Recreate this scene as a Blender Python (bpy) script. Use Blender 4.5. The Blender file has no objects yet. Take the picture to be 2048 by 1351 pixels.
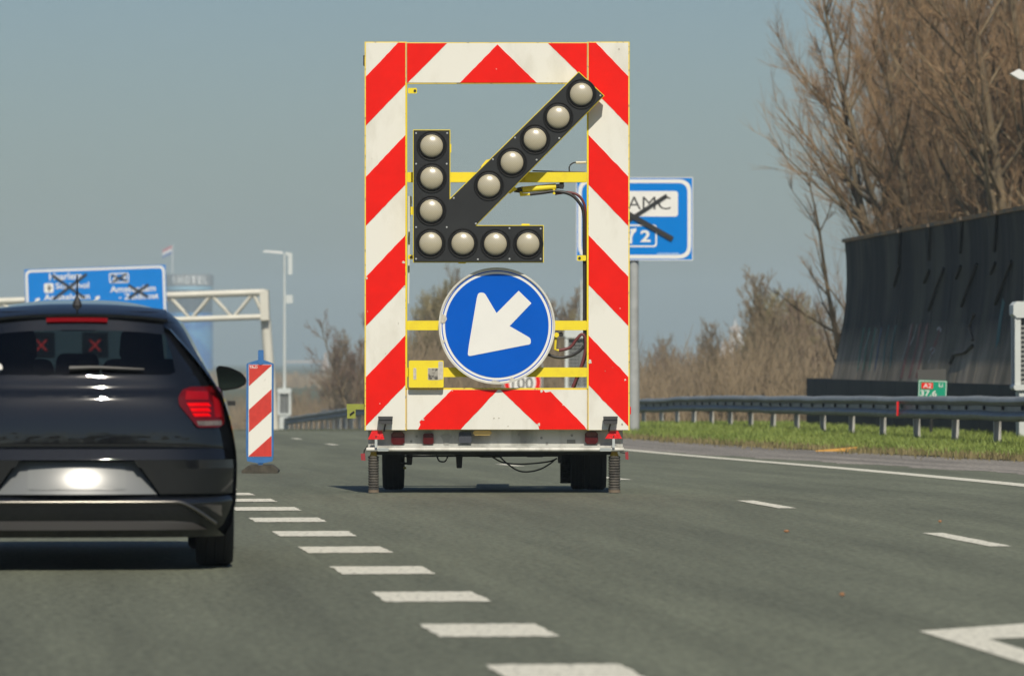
import bpy, math, random
import numpy as np
from mathutils import Vector, Matrix

# ------------------------------------------------------------------ camera, world, sun, exposure
scene = bpy.context.scene
C = scene.collection
FP, CX, HY, CH = 10240.0, 1024.0, 717.0, 1.14      # focal length in photo pixels, principal column, eye-level row, eye height
cam_d = bpy.data.cameras.new('camera'); cam = bpy.data.objects.new('camera', cam_d); C.objects.link(cam)
cam.location = (0, 0, CH); cam.rotation_euler = (math.radians(90), 0, 0)
cam_d.lens = 180; cam_d.sensor_width = 36; cam_d.shift_y = (HY - 675.5) / 2048
cam_d.clip_start = 0.5; cam_d.clip_end = 12000
cam_d.dof.use_dof = True; cam_d.dof.focus_distance = 44.4; cam_d.dof.aperture_fstop = 5.2
scene.camera = cam

SUN_EL, SUN_AZ = math.radians(47), math.radians(7)
world = bpy.data.worlds.new('World'); scene.world = world; world.use_nodes = True
wn, wl = world.node_tree.nodes, world.node_tree.links
bg = wn['Background']
sky = wn.new('ShaderNodeTexSky'); sky.sky_type = 'NISHITA'; sky.sun_disc = False
sky.sun_elevation = SUN_EL; sky.sun_rotation = math.pi - SUN_AZ
sky.air_density = 1.0; sky.dust_density = 1.0; sky.ozone_density = 1.0
hs = wn.new('ShaderNodeHueSaturation'); hs.inputs['Saturation'].default_value = 1.1
tint = wn.new('ShaderNodeMix'); tint.data_type = 'RGBA'; tint.blend_type = 'MULTIPLY'; tint.inputs['Factor'].default_value = 1.0
tint.inputs[7].default_value = (0.74, 0.82, 0.925, 1)
wl.new(sky.outputs[0], hs.inputs['Color']); wl.new(hs.outputs[0], tint.inputs[6]); wl.new(tint.outputs[2], bg.inputs['Color'])
bg.inputs['Strength'].default_value = 0.06
sun_d = bpy.data.lights.new('sun', 'SUN'); sun_d.energy = 3.95; sun_d.angle = math.radians(0.5); sun_d.color = (1.0, 0.925, 0.79)
sun = bpy.data.objects.new('sun', sun_d); C.objects.link(sun)
ldir = Vector((-math.sin(SUN_AZ) * math.cos(SUN_EL), math.cos(SUN_AZ) * math.cos(SUN_EL), -math.sin(SUN_EL)))
sun.rotation_euler = ldir.to_track_quat('-Z', 'Y').to_euler()
scene.view_settings.view_transform = 'Standard'; scene.view_settings.look = 'None'
scene.view_settings.exposure = 0.15; scene.view_settings.gamma = 1.0
scene.render.engine = 'CYCLES'
scene.cycles.use_denoising = True
scene.cycles.max_bounces = 8; scene.cycles.volume_bounces = 1; scene.cycles.transparent_max_bounces = 12

# ------------------------------------------------------------------ helpers
def P(x, y, Y):
    """point at depth Y seen at photo pixel (x, y)"""
    return Vector(((x - CX) * Y / FP, Y, CH - (y - HY) * Y / FP))

MATS = {}
def M(name, col, rough=0.5, metal=0.0, spec=0.5, var=0.0, scale=6.0, bump=0.0, bscale=60.0, col2=None, coat=0.0, emit=None, estr=0.0, stretch=None, thr=(0.35, 0.7)):
    if name in MATS: return MATS[name]
    m = bpy.data.materials.new(name); m.use_nodes = True
    nt = m.node_tree; n, l = nt.nodes, nt.links
    b = n['Principled BSDF']
    b.inputs['Base Color'].default_value = (*col, 1); b.inputs['Roughness'].default_value = rough
    b.inputs['Metallic'].default_value = metal; b.inputs['Specular IOR Level'].default_value = spec
    if coat: b.inputs['Coat Weight'].default_value = coat; b.inputs['Coat Roughness'].default_value = 0.03; b.inputs['Coat IOR'].default_value = 1.65
    if emit: b.inputs['Emission Color'].default_value = (*emit, 1); b.inputs['Emission Strength'].default_value = estr
    if var or col2 or bump:
        tc = n.new('ShaderNodeTexCoord'); mp = n.new('ShaderNodeMapping'); l.new(tc.outputs['Object'], mp.inputs[0])
        if stretch: mp.inputs['Scale'].default_value = stretch
    if var or col2:
        nz = n.new('ShaderNodeTexNoise'); nz.inputs['Scale'].default_value = scale; nz.inputs['Detail'].default_value = 6; nz.inputs['Roughness'].default_value = 0.62
        l.new(mp.outputs[0], nz.inputs['Vector'])
        cr = n.new('ShaderNodeValToRGB')
        c2 = col2 if col2 else tuple(c * (1 - var) for c in col)
        cr.color_ramp.elements[0].position = thr[0]; cr.color_ramp.elements[1].position = thr[1]
        cr.color_ramp.elements[0].color = (*c2, 1); cr.color_ramp.elements[1].color = (*col, 1)
        l.new(nz.outputs[0], cr.inputs[0]); l.new(cr.outputs[0], b.inputs['Base Color'])
    if bump:
        nb = n.new('ShaderNodeTexNoise'); nb.inputs['Scale'].default_value = bscale; nb.inputs['Detail'].default_value = 4
        l.new(mp.outputs[0], nb.inputs['Vector'])
        bp = n.new('ShaderNodeBump'); bp.inputs['Strength'].default_value = bump; bp.inputs['Distance'].default_value = 0.01
        l.new(nb.outputs[0], bp.inputs['Height']); l.new(bp.outputs[0], b.inputs['Normal'])
    MATS[name] = m
    return m

def link(o, parent=None):
    C.objects.link(o)
    if parent is not None: o.parent = parent
    return o

def tag(o, label=None, cat=None, group=None, kind=None):
    if label: o['label'] = label
    if cat: o['category'] = cat
    if group: o['group'] = group
    if kind: o['kind'] = kind
    return o

def empty(name, loc, rz=0.0, ry=0.0):
    o = bpy.data.objects.new(name, None); o.location = loc; o.rotation_euler = (0, ry, rz); o.empty_display_size = 0.2
    C.objects.link(o); return o

class MB:
    def __init__(s): s.v, s.f = [], []
    def add(s, vs, fs):
        k = len(s.v); s.v += [tuple(p) for p in vs]; s.f += [tuple(i + k for i in f) for f in fs]; return s
    def box(s, x0, x1, y0, y1, z0, z1):
        return s.add([(x0,y0,z0),(x1,y0,z0),(x1,y1,z0),(x0,y1,z0),(x0,y0,z1),(x1,y0,z1),(x1,y1,z1),(x0,y1,z1)],
                     [(0,3,2,1),(4,5,6,7),(0,1,5,4),(1,2,6,5),(2,3,7,6),(3,0,4,7)])
    def bbox(s, x0, x1, y0, y1, z0, z1, c=0.01):
        """box with its edges along y chamfered"""
        return s.prism([(x0+c,z0),(x1-c,z0),(x1,z0+c),(x1,z1-c),(x1-c,z1),(x0+c,z1),(x0,z1-c),(x0,z0+c)], y0, y1)
    def prism(s, poly, y0, y1):
        """polygon in xz (counter-clockwise seen from -y) extruded from y0 (front) to y1"""
        a = sum(poly[i][0]*poly[(i+1)%len(poly)][1]-poly[(i+1)%len(poly)][0]*poly[i][1] for i in range(len(poly)))
        if a < 0: poly = poly[::-1]
        n = len(poly)
        vs = [(x, y0, z) for x, z in poly] + [(x, y1, z) for x, z in poly]
        fs = [tuple(range(n)), tuple(range(2*n-1, n-1, -1))] + [(i, n+i, n+(i+1)%n, (i+1)%n) for i in range(n)]
        return s.add(vs, fs)
    def tube(s, pts, r, sides=8, cap=True):
        pts = [Vector(p) for p in pts]
        rs = r if isinstance(r, (list, tuple)) else [r]*len(pts)
        vs, fs = [], []
        for i, p in enumerate(pts):
            d = (pts[min(i+1, len(pts)-1)] - pts[max(i-1, 0)]).normalized()
            a = Vector((0,0,1)) if abs(d.z) < 0.9 else Vector((1,0,0))
            e1 = d.cross(a).normalized(); e2 = d.cross(e1)
            for k in range(sides):
                t = 2*math.pi*k/sides
                vs.append(p + (e1*math.cos(t) + e2*math.sin(t))*rs[i])
        for i in range(len(pts)-1):
            for k in range(sides):
                a, b = i*sides+k, i*sides+(k+1)%sides
                fs.append((a, b, b+sides, a+sides))
        if cap:
            fs.append(tuple(range(sides-1, -1, -1))); fs.append(tuple(range((len(pts)-1)*sides, len(pts)*sides)))
        return s.add(vs, fs)
    def lathe(s, prof, axis='z', seg=24, o=(0,0,0), caps=False):
        """prof: (radius, height along axis)"""
        vs, fs = [], []
        for r, h in prof:
            for k in range(seg):
                t = 2*math.pi*k/seg; a, b = r*math.cos(t), r*math.sin(t)
                vs.append({'z':(o[0]+a,o[1]+b,o[2]+h),'y':(o[0]+a,o[1]+h,o[2]+b),'x':(o[0]+h,o[1]+a,o[2]+b)}[axis])
        for i in range(len(prof)-1):
            for k in range(seg):
                a, b = i*seg+k, i*seg+(k+1)%seg
                fs.append((a, b, b+seg, a+seg))
        if caps:
            fs.append(tuple(range(seg-1,-1,-1))); fs.append(tuple(range((len(prof)-1)*seg, len(prof)*seg)))
        return s.add(vs, fs)
    def build(s, name, mat, parent=None, smooth=False, loc=None):
        me = bpy.data.meshes.new(name); me.from_pydata(s.v, [], s.f); me.validate(); me.update()
        me.materials.append(mat)
        o = bpy.data.objects.new(name, me)
        if smooth: auto_smooth(o, 55)
        if loc: o.location = loc
        return link(o, parent)

def fix_normals(o):
    import bmesh
    bm = bmesh.new(); bm.from_mesh(o.data); bmesh.ops.recalc_face_normals(bm, faces=bm.faces[:]); bm.to_mesh(o.data); bm.free()
    return o

def auto_smooth(o, deg=40):
    me = o.data; me.shade_smooth()
    import bmesh
    bm = bmesh.new(); bm.from_mesh(me)
    for e in bm.edges:
        if len(e.link_faces) == 2 and e.calc_face_angle(0) > math.radians(deg): e.smooth = False
    bm.to_mesh(me); bm.free(); return o

def dup(o, loc=None, parent=None):
    c = o.copy(); C.objects.link(c); c.parent = parent
    if loc is not None: c.location = loc
    return c

def dup_tree(root, loc):
    r = root.copy(); C.objects.link(r); r.location = loc
    for ch in list(root.children):
        c = ch.copy(); C.objects.link(c); c.parent = r
        for g in list(ch.children):
            d = g.copy(); C.objects.link(d); d.parent = c
    return r

def round_poly(pts, rad, n=5):
    out = []
    for i in range(len(pts)):
        p, a, b = Vector(pts[i]), Vector(pts[i-1]), Vector(pts[(i+1) % len(pts)])
        r = rad[i] if isinstance(rad, (list, tuple)) else rad
        if r <= 0: out.append(tuple(p)); continue
        u, w = (a-p), (b-p)
        k = min(r, u.length*0.45, w.length*0.45)
        p0, p1 = p + u.normalized()*k, p + w.normalized()*k
        for j in range(n+1):
            t = j/n; out.append(tuple(p0*(1-t)**2 + p*2*t*(1-t) + p1*t*t))
    return out

def text(name, body, box, y, mat, parent, bold=0.0, depth=0.004):
    """lettering in the xz plane facing -y, fitted to box = (x0, x1, z0, z1)"""
    cu = bpy.data.curves.new(name, 'FONT'); cu.body = body; cu.size = 1.0; cu.extrude = 0.0; cu.offset = bold; cu.resolution_u = 3
    t = bpy.data.objects.new(name, cu); C.objects.link(t)
    bpy.context.view_layer.update()
    me = bpy.data.meshes.new_from_object(t.evaluated_get(bpy.context.evaluated_depsgraph_get()))
    bpy.data.objects.remove(t); bpy.data.curves.remove(cu)
    co = np.array([v.co[:] for v in me.vertices])
    lo, hi = co.min(0), co.max(0)
    x0, x1, z0, z1 = box
    for v in me.vertices:
        v.co = (x0 + (v.co.x-lo[0])/(hi[0]-lo[0])*(x1-x0), y, z0 + (v.co.y-lo[1])/(hi[1]-lo[1])*(z1-z0))
    me.materials.clear(); me.materials.append(mat); me.name = name
    return link(bpy.data.objects.new(name, me), parent)

def curve_fn(tab):
    ys = np.arange(-420, 5001, 2.0)
    a = np.array(tab, float)
    xs = np.interp(ys, a[:,0], a[:,1])
    lo = a[0,1] + (ys - a[0,0])*((a[1,1]-a[0,1])/(a[1,0]-a[0,0])); xs = np.where(ys < a[0,0], lo, xs)
    hi = a[-1,1] + (ys - a[-1,0])*((a[-1,1]-a[-2,1])/(a[-1,0]-a[-2,0])); xs = np.where(ys > a[-1,0], hi, xs)
    k = np.ones(5)/5
    for _ in range(2): xs = np.concatenate((xs[:2], np.convolve(xs, k, 'valid'), xs[-2:]))
    return lambda Y: float(np.interp(Y, ys, xs))

zr = curve_fn([(-400,0),(42,0),(48,-.05),(53,-.10),(65,-.21),(77,-.32),(95,-.45),(107,-.53),(120,-.62),(130,-.70),(144,-.89),(213,-1.88),(290,-2.97),(330,-3.5),(380,-3.95),(450,-4.1),(5000,-4.1)])
edge_x = curve_fn([(20,6.2),(48.7,4.87),(63.5,3.88),(85,1.97),(110,-0.2),(144,-3.2),(180,-6.6),(213,-10),(290,-19)])
grass_x = curve_fn([(20,13.0),(60,8.1),(70,6.95),(85,4.95),(105,2.6),(144,-1.0),(180,-4.6),(213,-8.0),(290,-17)])
rail_x = curve_fn([(40,10.0),(82,7.45),(110,5.74),(144,3.68),(180,-1.3),(213,-6.3),(250,-9.8),(290,-13.6),(330,-18)])

# ------------------------------------------------------------------ materials
def asphalt_mat(name, c1, c2, tint_scale, speck):
    m = bpy.data.materials.new(name); m.use_nodes = True
    nt = m.node_tree; n, l = nt.nodes, nt.links; b = n['Principled BSDF']
    tc = n.new('ShaderNodeTexCoord')
    def noise(sc, stretch, detail=5, rough=0.6):
        mr0 = n.new('ShaderNodeMapping'); mr0.inputs['Rotation'].default_value = (0, 0, -0.095); l.new(tc.outputs['Object'], mr0.inputs[0])
        mp = n.new('ShaderNodeMapping'); mp.inputs['Scale'].default_value = stretch
        l.new(mr0.outputs[0], mp.inputs[0])
        nz = n.new('ShaderNodeTexNoise'); nz.inputs['Scale'].default_value = sc; nz.inputs['Detail'].default_value = detail; nz.inputs['Roughness'].default_value = rough
        l.new(mp.outputs[0], nz.inputs['Vector']); return nz
    big = noise(tint_scale, (1.0, 0.025, 1), 3); fine = noise(24, (1, 0.30, 1), 4, 0.75); mid = noise(2.0, (1, 0.07, 1), 6, 0.65)
    def ramp(src, p0, p1, a, bcol):
        r = n.new('ShaderNodeValToRGB'); r.color_ramp.elements[0].position = p0; r.color_ramp.elements[1].position = p1
        r.color_ramp.elements[0].color = (*a, 1); r.color_ramp.elements[1].color = (*bcol, 1); l.new(src.outputs[0], r.inputs[0]); return r
    def mult(a, bb, f):
        x = n.new('ShaderNodeMix'); x.data_type = 'RGBA'; x.blend_type = 'MULTIPLY'; x.inputs['Factor'].default_value = f
        l.new(a.outputs[0] if a.bl_idname != 'ShaderNodeMix' else a.outputs[2], x.inputs[6]); l.new(bb.outputs[0], x.inputs[7]); return x
    r1 = ramp(big, 0.36, 0.64, c2, c1)
    r2 = ramp(fine, 0.30, 0.72, (0.25,)*3, (1.65,)*3)
    r3 = ramp(mid, 0.3, 0.7, (0.74,)*3, (1.16,)*3)
    a = mult(r1, r2, speck); a = mult(a, r3, 0.9)
    l.new(a.outputs[2], b.inputs['Base Color'])
    b.inputs['Roughness'].default_value = 0.82; b.inputs['Specular IOR Level'].default_value = 0.35
    bp = n.new('ShaderNodeBump'); bp.inputs['Strength'].default_value = 0.5; bp.inputs['Distance'].default_value = 0.006
    l.new(fine.outputs[0], bp.inputs['Height']); l.new(bp.outputs[0], b.inputs['Normal'])
    return m
ASPHALT = asphalt_mat('asphalt', (0.150, 0.162, 0.113), (0.112, 0.121, 0.086), 0.55, 0.55)
GRAVEL = asphalt_mat('gravel_shoulder', (0.30, 0.275, 0.24), (0.20, 0.185, 0.165), 1.6, 1.0)
PAINT = M('road_paint', (0.66, 0.64, 0.535), 0.75, col2=(.36,.35,.29), scale=34, stretch=(1, .35, 1), thr=(0.33, 0.50), bump=0.3, bscale=120)
SOIL = M('soil', (0.10, 0.085, 0.05), 0.95, col2=(0.055, 0.075, 0.022), scale=0.9)
GRASS = M('grass_blade', (0.26, 0.31, 0.075), 0.6, col2=(0.13, 0.19, 0.035), scale=0.7, spec=0.3)
DRYGRASS = M('dry_grass', (0.27, 0.22, 0.11), 0.8, col2=(0.15, 0.13, 0.06), scale=1.2, spec=0.2)
RED = M('red_film', (0.84, 0.012, 0.007), 0.5, var=0.12, scale=4, spec=0.15)
WHITE = M('white_film', (0.75, 0.735, 0.66), 0.5, col2=(.61,.585,.50), scale=3.2, stretch=(1,1,.4), thr=(.27,.5), spec=.25)
YELLOW = M('yellow_paint', (0.82, 0.66, 0.035), 0.5, spec=.25, col2=(0.74, 0.57, 0.04), scale=9, thr=(0.3, 0.5))
YELLOW_OLD = M('chipped_yellow_paint', (0.80, 0.60, 0.05), 0.5, col2=(0.22, 0.17, 0.06), scale=26, thr=(0.36, 0.42))
BLACKP = M('black_housing', (0.018, 0.019, 0.019), 0.48, var=0.3, scale=5)
RUBBER = M('rubber', (0.018, 0.017, 0.016), 0.8, var=0.3, scale=12)
HOSE = M('hose', (0.022, 0.02, 0.02), 0.5)
HOSER = M('red_hose', (0.14, 0.03, 0.03), 0.5)
BLUE = M('sign_blue', (0.0, 0.10, 0.54), 0.5, var=0.08, scale=3, spec=.12)
BLUE2 = M('route_sign_blue', (0.0, 0.20, 0.64), 0.5, var=0.06, scale=1, spec=.12)
SWHITE = M('sign_white', (0.80, 0.79, 0.74), 0.45, var=0.06, scale=3)
GALV = M('galvanised', (0.42, 0.44, 0.43), 0.55, metal=0.0, var=0.25, scale=3, bump=0.1, bscale=30)
RAILM = M('weathered_rail_steel', (0.23, 0.25, 0.26), 0.5, metal=0.0, var=0.35, scale=2.2)
POSTM = M('rail_post_steel', (0.62, 0.62, 0.57), 0.6, metal=0.1, var=0.2, scale=4)
LAMPP = M('pale_lamp_paint', (0.62, 0.66, 0.64), 0.5, var=0.12, scale=2)
CREAM = M('cream_paint', (0.66, 0.64, 0.55), 0.5, var=0.12, scale=1.2)
DARKM = M('dark_metal', (0.03, 0.03, 0.028), 0.6, var=0.4, scale=10)
TAPE = M('black_tape', (0.022, 0.023, 0.022), 0.6, var=0.3, scale=8)
REDLENS = M('red_lens', (0.085, 0.006, 0.007), 0.25, var=0.3, scale=20)
REDREF = M('red_reflector', (0.75, 0.01, 0.012), 0.3, bump=0.5, bscale=120)
WHITESTEEL = M('dirty_white_steel', (0.60, 0.59, 0.53), 0.45, col2=(0.42, 0.41, 0.36), scale=7, stretch=(1, 1, .4), thr=(.36, .52))
GREYSTEEL = M('dirty_grey_body', (0.50, 0.50, 0.46), 0.55, col2=(0.27, 0.27, 0.24), scale=5, stretch=(1, 1, .35), thr=(.34, .56))

# ------------------------------------------------------------------ ground, road, markings
def strip(name, x0f, x1f, ys, dz, mat, nx=1, kind=None, parent=None, zfun=None):
    b = MB(); vs = []
    for Y in ys:
        for i in range(nx+1):
            x = x0f(Y) + (x1f(Y)-x0f(Y))*i/nx
            vs.append((x, Y, zr(Y) + dz + (zfun(i/nx, Y) if zfun else 0)))
    fs = [(j*(nx+1)+i, j*(nx+1)+i+1, (j+1)*(nx+1)+i+1, (j+1)*(nx+1)+i) for j in range(len(ys)-1) for i in range(nx)]
    o = b.add(vs, fs).build(name, mat, parent, smooth=True)
    if kind: o['kind'] = kind
    return o
gy = [-300, -60, 0] + list(range(30, 460, 6)) + [600, 1000, 1800, 3000, 4200]
ground = strip('ground', lambda Y: -1600, lambda Y: 1600, gy, -0.05, SOIL, nx=8, kind='structure')
road = strip('road', lambda Y: edge_x(Y) - 26, lambda Y: grass_x(Y) + 0.3, [-80, -20, 0, 8, 14] + list(range(20, 340, 3)), 0.0, ASPHALT, nx=6, kind='structure')
shoulder = strip('shoulder', lambda Y: grass_x(Y) - 2.9 + 0.12*math.sin(Y*1.1)+.08*math.sin(Y*2.9), lambda Y: grass_x(Y) + 0.4, [x*0.75 for x in range(40, 430)], 0.002, GRAVEL, nx=2, kind='structure')
def verge_z(t, Y): return 0.0 if t == 0 else min(0.13, 0.04 + t*1.2) 
verge = strip('verge', lambda Y: grass_x(Y), lambda Y: grass_x(Y) + 45, list(range(20, 345, 3)), 0.012, SOIL, nx=40, kind='structure', zfun=verge_z)

def ragged(cx, cy, w, L, hd, seed, rough=0.010):
    """painted block w wide and L long along heading hd, with slightly ragged edges; a closed polygon in xy"""
    rng = random.Random(seed); pts = []
    n = 22; m = 10
    for i in range(n+1): pts.append((-w/2 + w*i/n, -L/2 + rng.uniform(-1, 1)*rough*2.5))
    for i in range(1, m): pts.append((w/2 + rng.uniform(-1, 1)*rough, -L/2 + L*i/m))
    for i in range(n+1): pts.append((w/2 - w*i/n, L/2 + rng.uniform(-1, 1)*rough*2.5))
    for i in range(1, m): pts.append((-w/2 + rng.uniform(-1, 1)*rough, L/2 - L*i/m))
    c, s_ = math.cos(hd), math.sin(hd)
    return [(cx + x*c - y*s_, cy + x*s_ + y*c) for x, y in pts]
def marking(name, poly):
    vs = [(x, y, zr(y) + 0.003) for x, y in poly]
    MB().add(vs, [tuple(range(len(vs)))]).build(name, PAINT, road)
for k, (x, y) in enumerate([(1132,1345),(977,1260),(860,1193),(764,1140),(690,1099),(628,1067),(575,1039),(531,1016),(486,997),(447,982),(414,968)]):
    Y = FP*CH/(y-HY)
    marking('block_marking', ragged((x-CX)*Y/FP, Y, 0.50, 1.0, 0.10, k))
for k, (X, Y) in enumerate([(2.86,32.3),(2.0,40.4),(1.04,53.2),(-.03,65.0),(-1.27,77),(-3.35,95),(-4.5,107)]):
    marking('lane_dash', ragged(X, Y, 0.14, 2.4, 0.105 if Y > 45 else 0.09, 40+k, 0.006))
def line_poly(f, y0, y1, w, seed):
    rng = random.Random(seed); n = 160
    a = [(f(y0+(y1-y0)*i/n) - w/2 + rng.uniform(-1,1)*.008, y0+(y1-y0)*i/n) for i in range(n+1)]
    return a + [(x + w, y) for x, y in reversed(a)]
pl = line_poly(edge_x, 30, 250, 0.28, 5)
n2 = len(pl)//2
MB().add([(x, y, zr(y)+0.003) for x, y in pl], [(i, 2*n2-1-i, 2*n2-2-i, i+1) for i in range(n2-1)]).build('edge_line', PAINT, road)
# outlined white triangle painted on the lane, its tip towards the block line
def gp(x, y): Y = FP*CH/(y-HY); return ((x-CX)*Y/FP, Y)
tri = [gp(1838,1262), gp(2048,1247), gp(2330,1228), gp(2330,1262), gp(2048,1275), gp(1978,1278), gp(2048,1299), gp(2330,1378), gp(2330,1420), gp(2048,1327)]
vs = [(x, y, zr(y)+0.003) for x, y in tri]
MB().add(vs, [(0,9,6,5),(0,5,4,1),(9,8,7,6),(1,4,3,2)]).build('triangle_marking', PAINT, road)
# crumbs lying on the road
for k, (x, y, w) in enumerate([(1573,1066,.02),(1684,1194,.014),(1880,1046,.013)]):
    X, Y = gp(x, y); rng = random.Random(k)
    b = MB(); b.lathe([(0.001,0),(w*.9,.004),(w,.012),(w*.5,.018),(.001,.019)], 'z', 7)
    o = b.build('leaf_crumb', M('dry_leaf', (0.30, 0.15, 0.07), 0.8), loc=(X, Y, zr(Y)+.006))
    tag(o, ['orange-brown dry crumb lying on the asphalt below the lane dash', 'pale crumb lying on open asphalt above the painted triangle', 'tiny dark crumb beside the nearest lane dash'][k], 'debris')
X, Y = 5.4, 83
o = MB().add([(-.32,0,0),(.22,-.05,0),(.36,.25,0.03),(-.05,.3,.01),(-.32,0,.015),(.22,-.05,.015),(.36,.25,.07),(-.05,.3,.03)],[(3,2,1,0),(4,5,6,7),(0,1,5,4),(1,2,6,5),(2,3,7,6),(3,0,4,7)]).build('orange_scrap', M('orange_plastic', (0.62,0.33,0.06), .6), loc=(*P(1672, 884, 80.5)[:2], zr(80.5)+.03))
tag(o, 'flat orange plastic scrap lying on the gravel beside the grass verge', 'debris')

# ------------------------------------------------------------------ arrow trailer
SC = 230.0
TX, TY = (994-CX)/SC, 44.5
def tx(x): return (x-994)/SC
def tz(y): return (979-y)/SC + 0.0
def T(x, y): return (tx(x), tz(y))
tr = empty('arrow_trailer', (TX, TY, zr(TY)))
tag(tr, 'roadworks trailer with red and white striped frame, lamp arrow and blue round arrow sign', 'trailer')

def plate(name, x0, x1, y0, y1, fr, bk, mat, parent=tr, c=0.006):
    b = MB(); b.bbox(tx(x0), tx(x1), fr, bk, tz(y1), tz(y0), c); return b.build(name, mat, parent)
# four striped boards, each a yellow edged board, a white face and the red stripes laid on it
def board(name, x0, x1, y0, y1, edges, reds):
    l, r, t, bt = edges
    bd = plate(name, x0-l, x1+r, y0-t, y1+bt, 0.004, 0.05, YELLOW_OLD, c=0.002)
    plate('white_face', x0+.3, x1-.3, y0+.3, y1-.3, 0.0, 0.0035, WHITE, bd, c=0.001)
    for poly in reds:
        MB().prism([T(*p) for p in poly], -0.0025, -0.0002).build('red_stripe', RED, bd)
    return bd
def jag(p, q, seed, n=14, amp=0.5):
    rng = random.Random(seed); out = [p]
    for i in range(1, n):
        t = i/n; a = amp*(4 if rng.random() < .06 else 1)
        out.append((p[0]+(q[0]-p[0])*t + rng.uniform(-a, a)*.7, p[1]+(q[1]-p[1])*t + rng.uniform(-a, a)*.7))
    return out
def side_reds(xo, xi):
    out = []
    # outer edge rows and inner edge rows of each diagonal band
    for k in range(4):
        a, b = 147+200*k, 245+200*k
        if k == 0:
            out.append([(xo,a)] + jag((xo,a),(xo+(xi-xo)*.815,79.5),k)[1:] + [(xo+(xi-xo)*.815,79.5),(xi,79.5),(xi,163)] + jag((xi,163),(xo,b),k+20)[1:] + [(xo,b)])
        else:
            out.append([(xo,a)] + jag((xo,a),(xi,a-83),k)[1:] + [(xi,a-83),(xi,b-82)] + jag((xi,b-82),(xo,b),k+20)[1:] + [(xo,b)])
    return out
board('side_board', 731.5, 811, 79, 853, (2.2, 2.6, 1.6, 0.4), side_reds(732, 810.7))
board('side_board', 1177, 1257, 79, 853, (2.6, 2.2, 1.6, 0.4), side_reds(1256.5, 1177.3))
board('top_board', 814, 1174, 80, 159.5, (0, 0, 1.2, 2.0),
      [[(814.3,80.5),(894,80.5)] + jag((894,80.5),(816,159),3)[1:] + [(816,159),(814.3,159)],
       [(995,83)] + jag((995,83),(920,159.2),4)[1:] + [(920,159.2),(1073,159.2)] + jag((1073,159.2),(995,83),6)[1:],
       [(1096,80.5),(1173.7,80.5),(1173.7,158)] + jag((1173.7,156),(1096,80.5),5)[1:]])
board('bottom_board', 814, 1174, 772, 852, (0, 0, 3.2, 0.4),
      [[(904,772.5),(996,772.5)] + jag((996,772.5),(921,851.7),7)[1:] + [(921,851.7),(836,851.7),(841,842),(839,836),(845,831)] + jag((845,831),(904,772.5),8)[1:],
       [(1001,772.5),(1086,772.5),(1091,778),(1101,776)] + jag((1101,776),(1175-1,850),9)[1:] + [(1173,851.7),(1079,851.7),(1076,842),(1072,840)] + jag((1070,838),(1001,772.5),10)[1:]])
# chipped film and dirt spots on the boards
CHIP = M('film_chip', (.70,.66,.56), .7, var=.2, scale=40); SPOT = M('dirt_spot', (.30,.26,.19), .8)
rng = random.Random(21)
for (x, y, r_, mt) in [(733.5,549,3,0),(807,518,3,0),(809,566,2,0),(1126,803,1.4,0),(1078,842,3,0),(846,832,2.5,0),(1180,716,4,0),(1250,753,2,0),(1240,610,1.2,0),(735,616,1,0),(1083,775,3,0),(905,774.5,1.4,0),(1016,845,.9,1),(988,829,1.2,1),(998,829,1,1),(1244,841,2,1),(1238,92,1.5,1),(1210,735,1,1),(1225,728,.8,1),(1095,150,1,0),(993,132,1,0),(760,800,1,0),(1196,470,1,0),(797,640,.9,1),(771,700,.8,1),(744,310,.9,0)]:
    pp = [(tx(x+r_*math.cos(a)*rng.uniform(.5,1.3)), tz(y+r_*math.sin(a)*rng.uniform(.5,1.3))) for a in np.linspace(0, 6.28, 10)[:-1]]
    MB().prism(pp, -0.0042, -0.0027).build('film_chip' if mt == 0 else 'dirt_spot', SPOT if mt else CHIP, tr)
# inner edge rails between the boards
plate('inner_edge', 811.6, 814.4, 161, 770, -0.006, 0.05, YELLOW, c=.001); plate('inner_edge', 1173.6, 1176.4, 161, 770, -0.006, 0.05, YELLOW, c=.001)
plate('seam', 811.9, 813.2, 80, 160, -0.0026, 0.04, M('seam_rust', (.55,.42,.30), .7), c=.0005)
plate('seam', 1174.8, 1176, 80, 160, -0.0026, 0.04, MATS['seam_rust'], c=.0005)
plate('seam', 811.9, 813.2, 773, 851, -0.0026, 0.04, MATS['seam_rust'], c=.0005)
plate('seam', 1174.8, 1176, 773, 851, -0.0026, 0.04, MATS['seam_rust'], c=.0005)
# frame tubes behind the boards and the three cross beams
for x0, x1 in ((738, 758), (790, 809), (1180, 1199), (1232, 1251)):
    plate('frame_tube', x0, x1, 84, 850, 0.052, 0.13, YELLOW)
plate('frame_tube', 760, 1228, 86, 106, 0.053, 0.12, YELLOW)
plate('cross_beam', 814.6, 1173.4, 338, 358, 0.002, 0.09, YELLOW)
plate('cross_beam', 814.6, 1173.4, 634.5, 653.5, 0.002, 0.09, YELLOW)
plate('cross_beam', 814.6, 1173.4, 728, 747, 0.002, 0.09, YELLOW)
# small lugs
for (x0, x1, y0, y1) in ((816, 834, 170, 181), (1154, 1172, 504, 515), (816, 826, 503, 512)):
    lug = plate('lug', x0, x1, y0, y1, -0.012, 0.01, YELLOW)
    MB().lathe([(0.012,-.018),(0.012,-.011)], 'y', 8, (tx(x1-4 if x0 < 900 else x0+5), 0, tz((y0+y1)/2)), caps=True).build('bolt', DARKM, lug)
plate('hook', 726.5, 730, 104, 126, 0.01, 0.03, DARKM)

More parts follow.
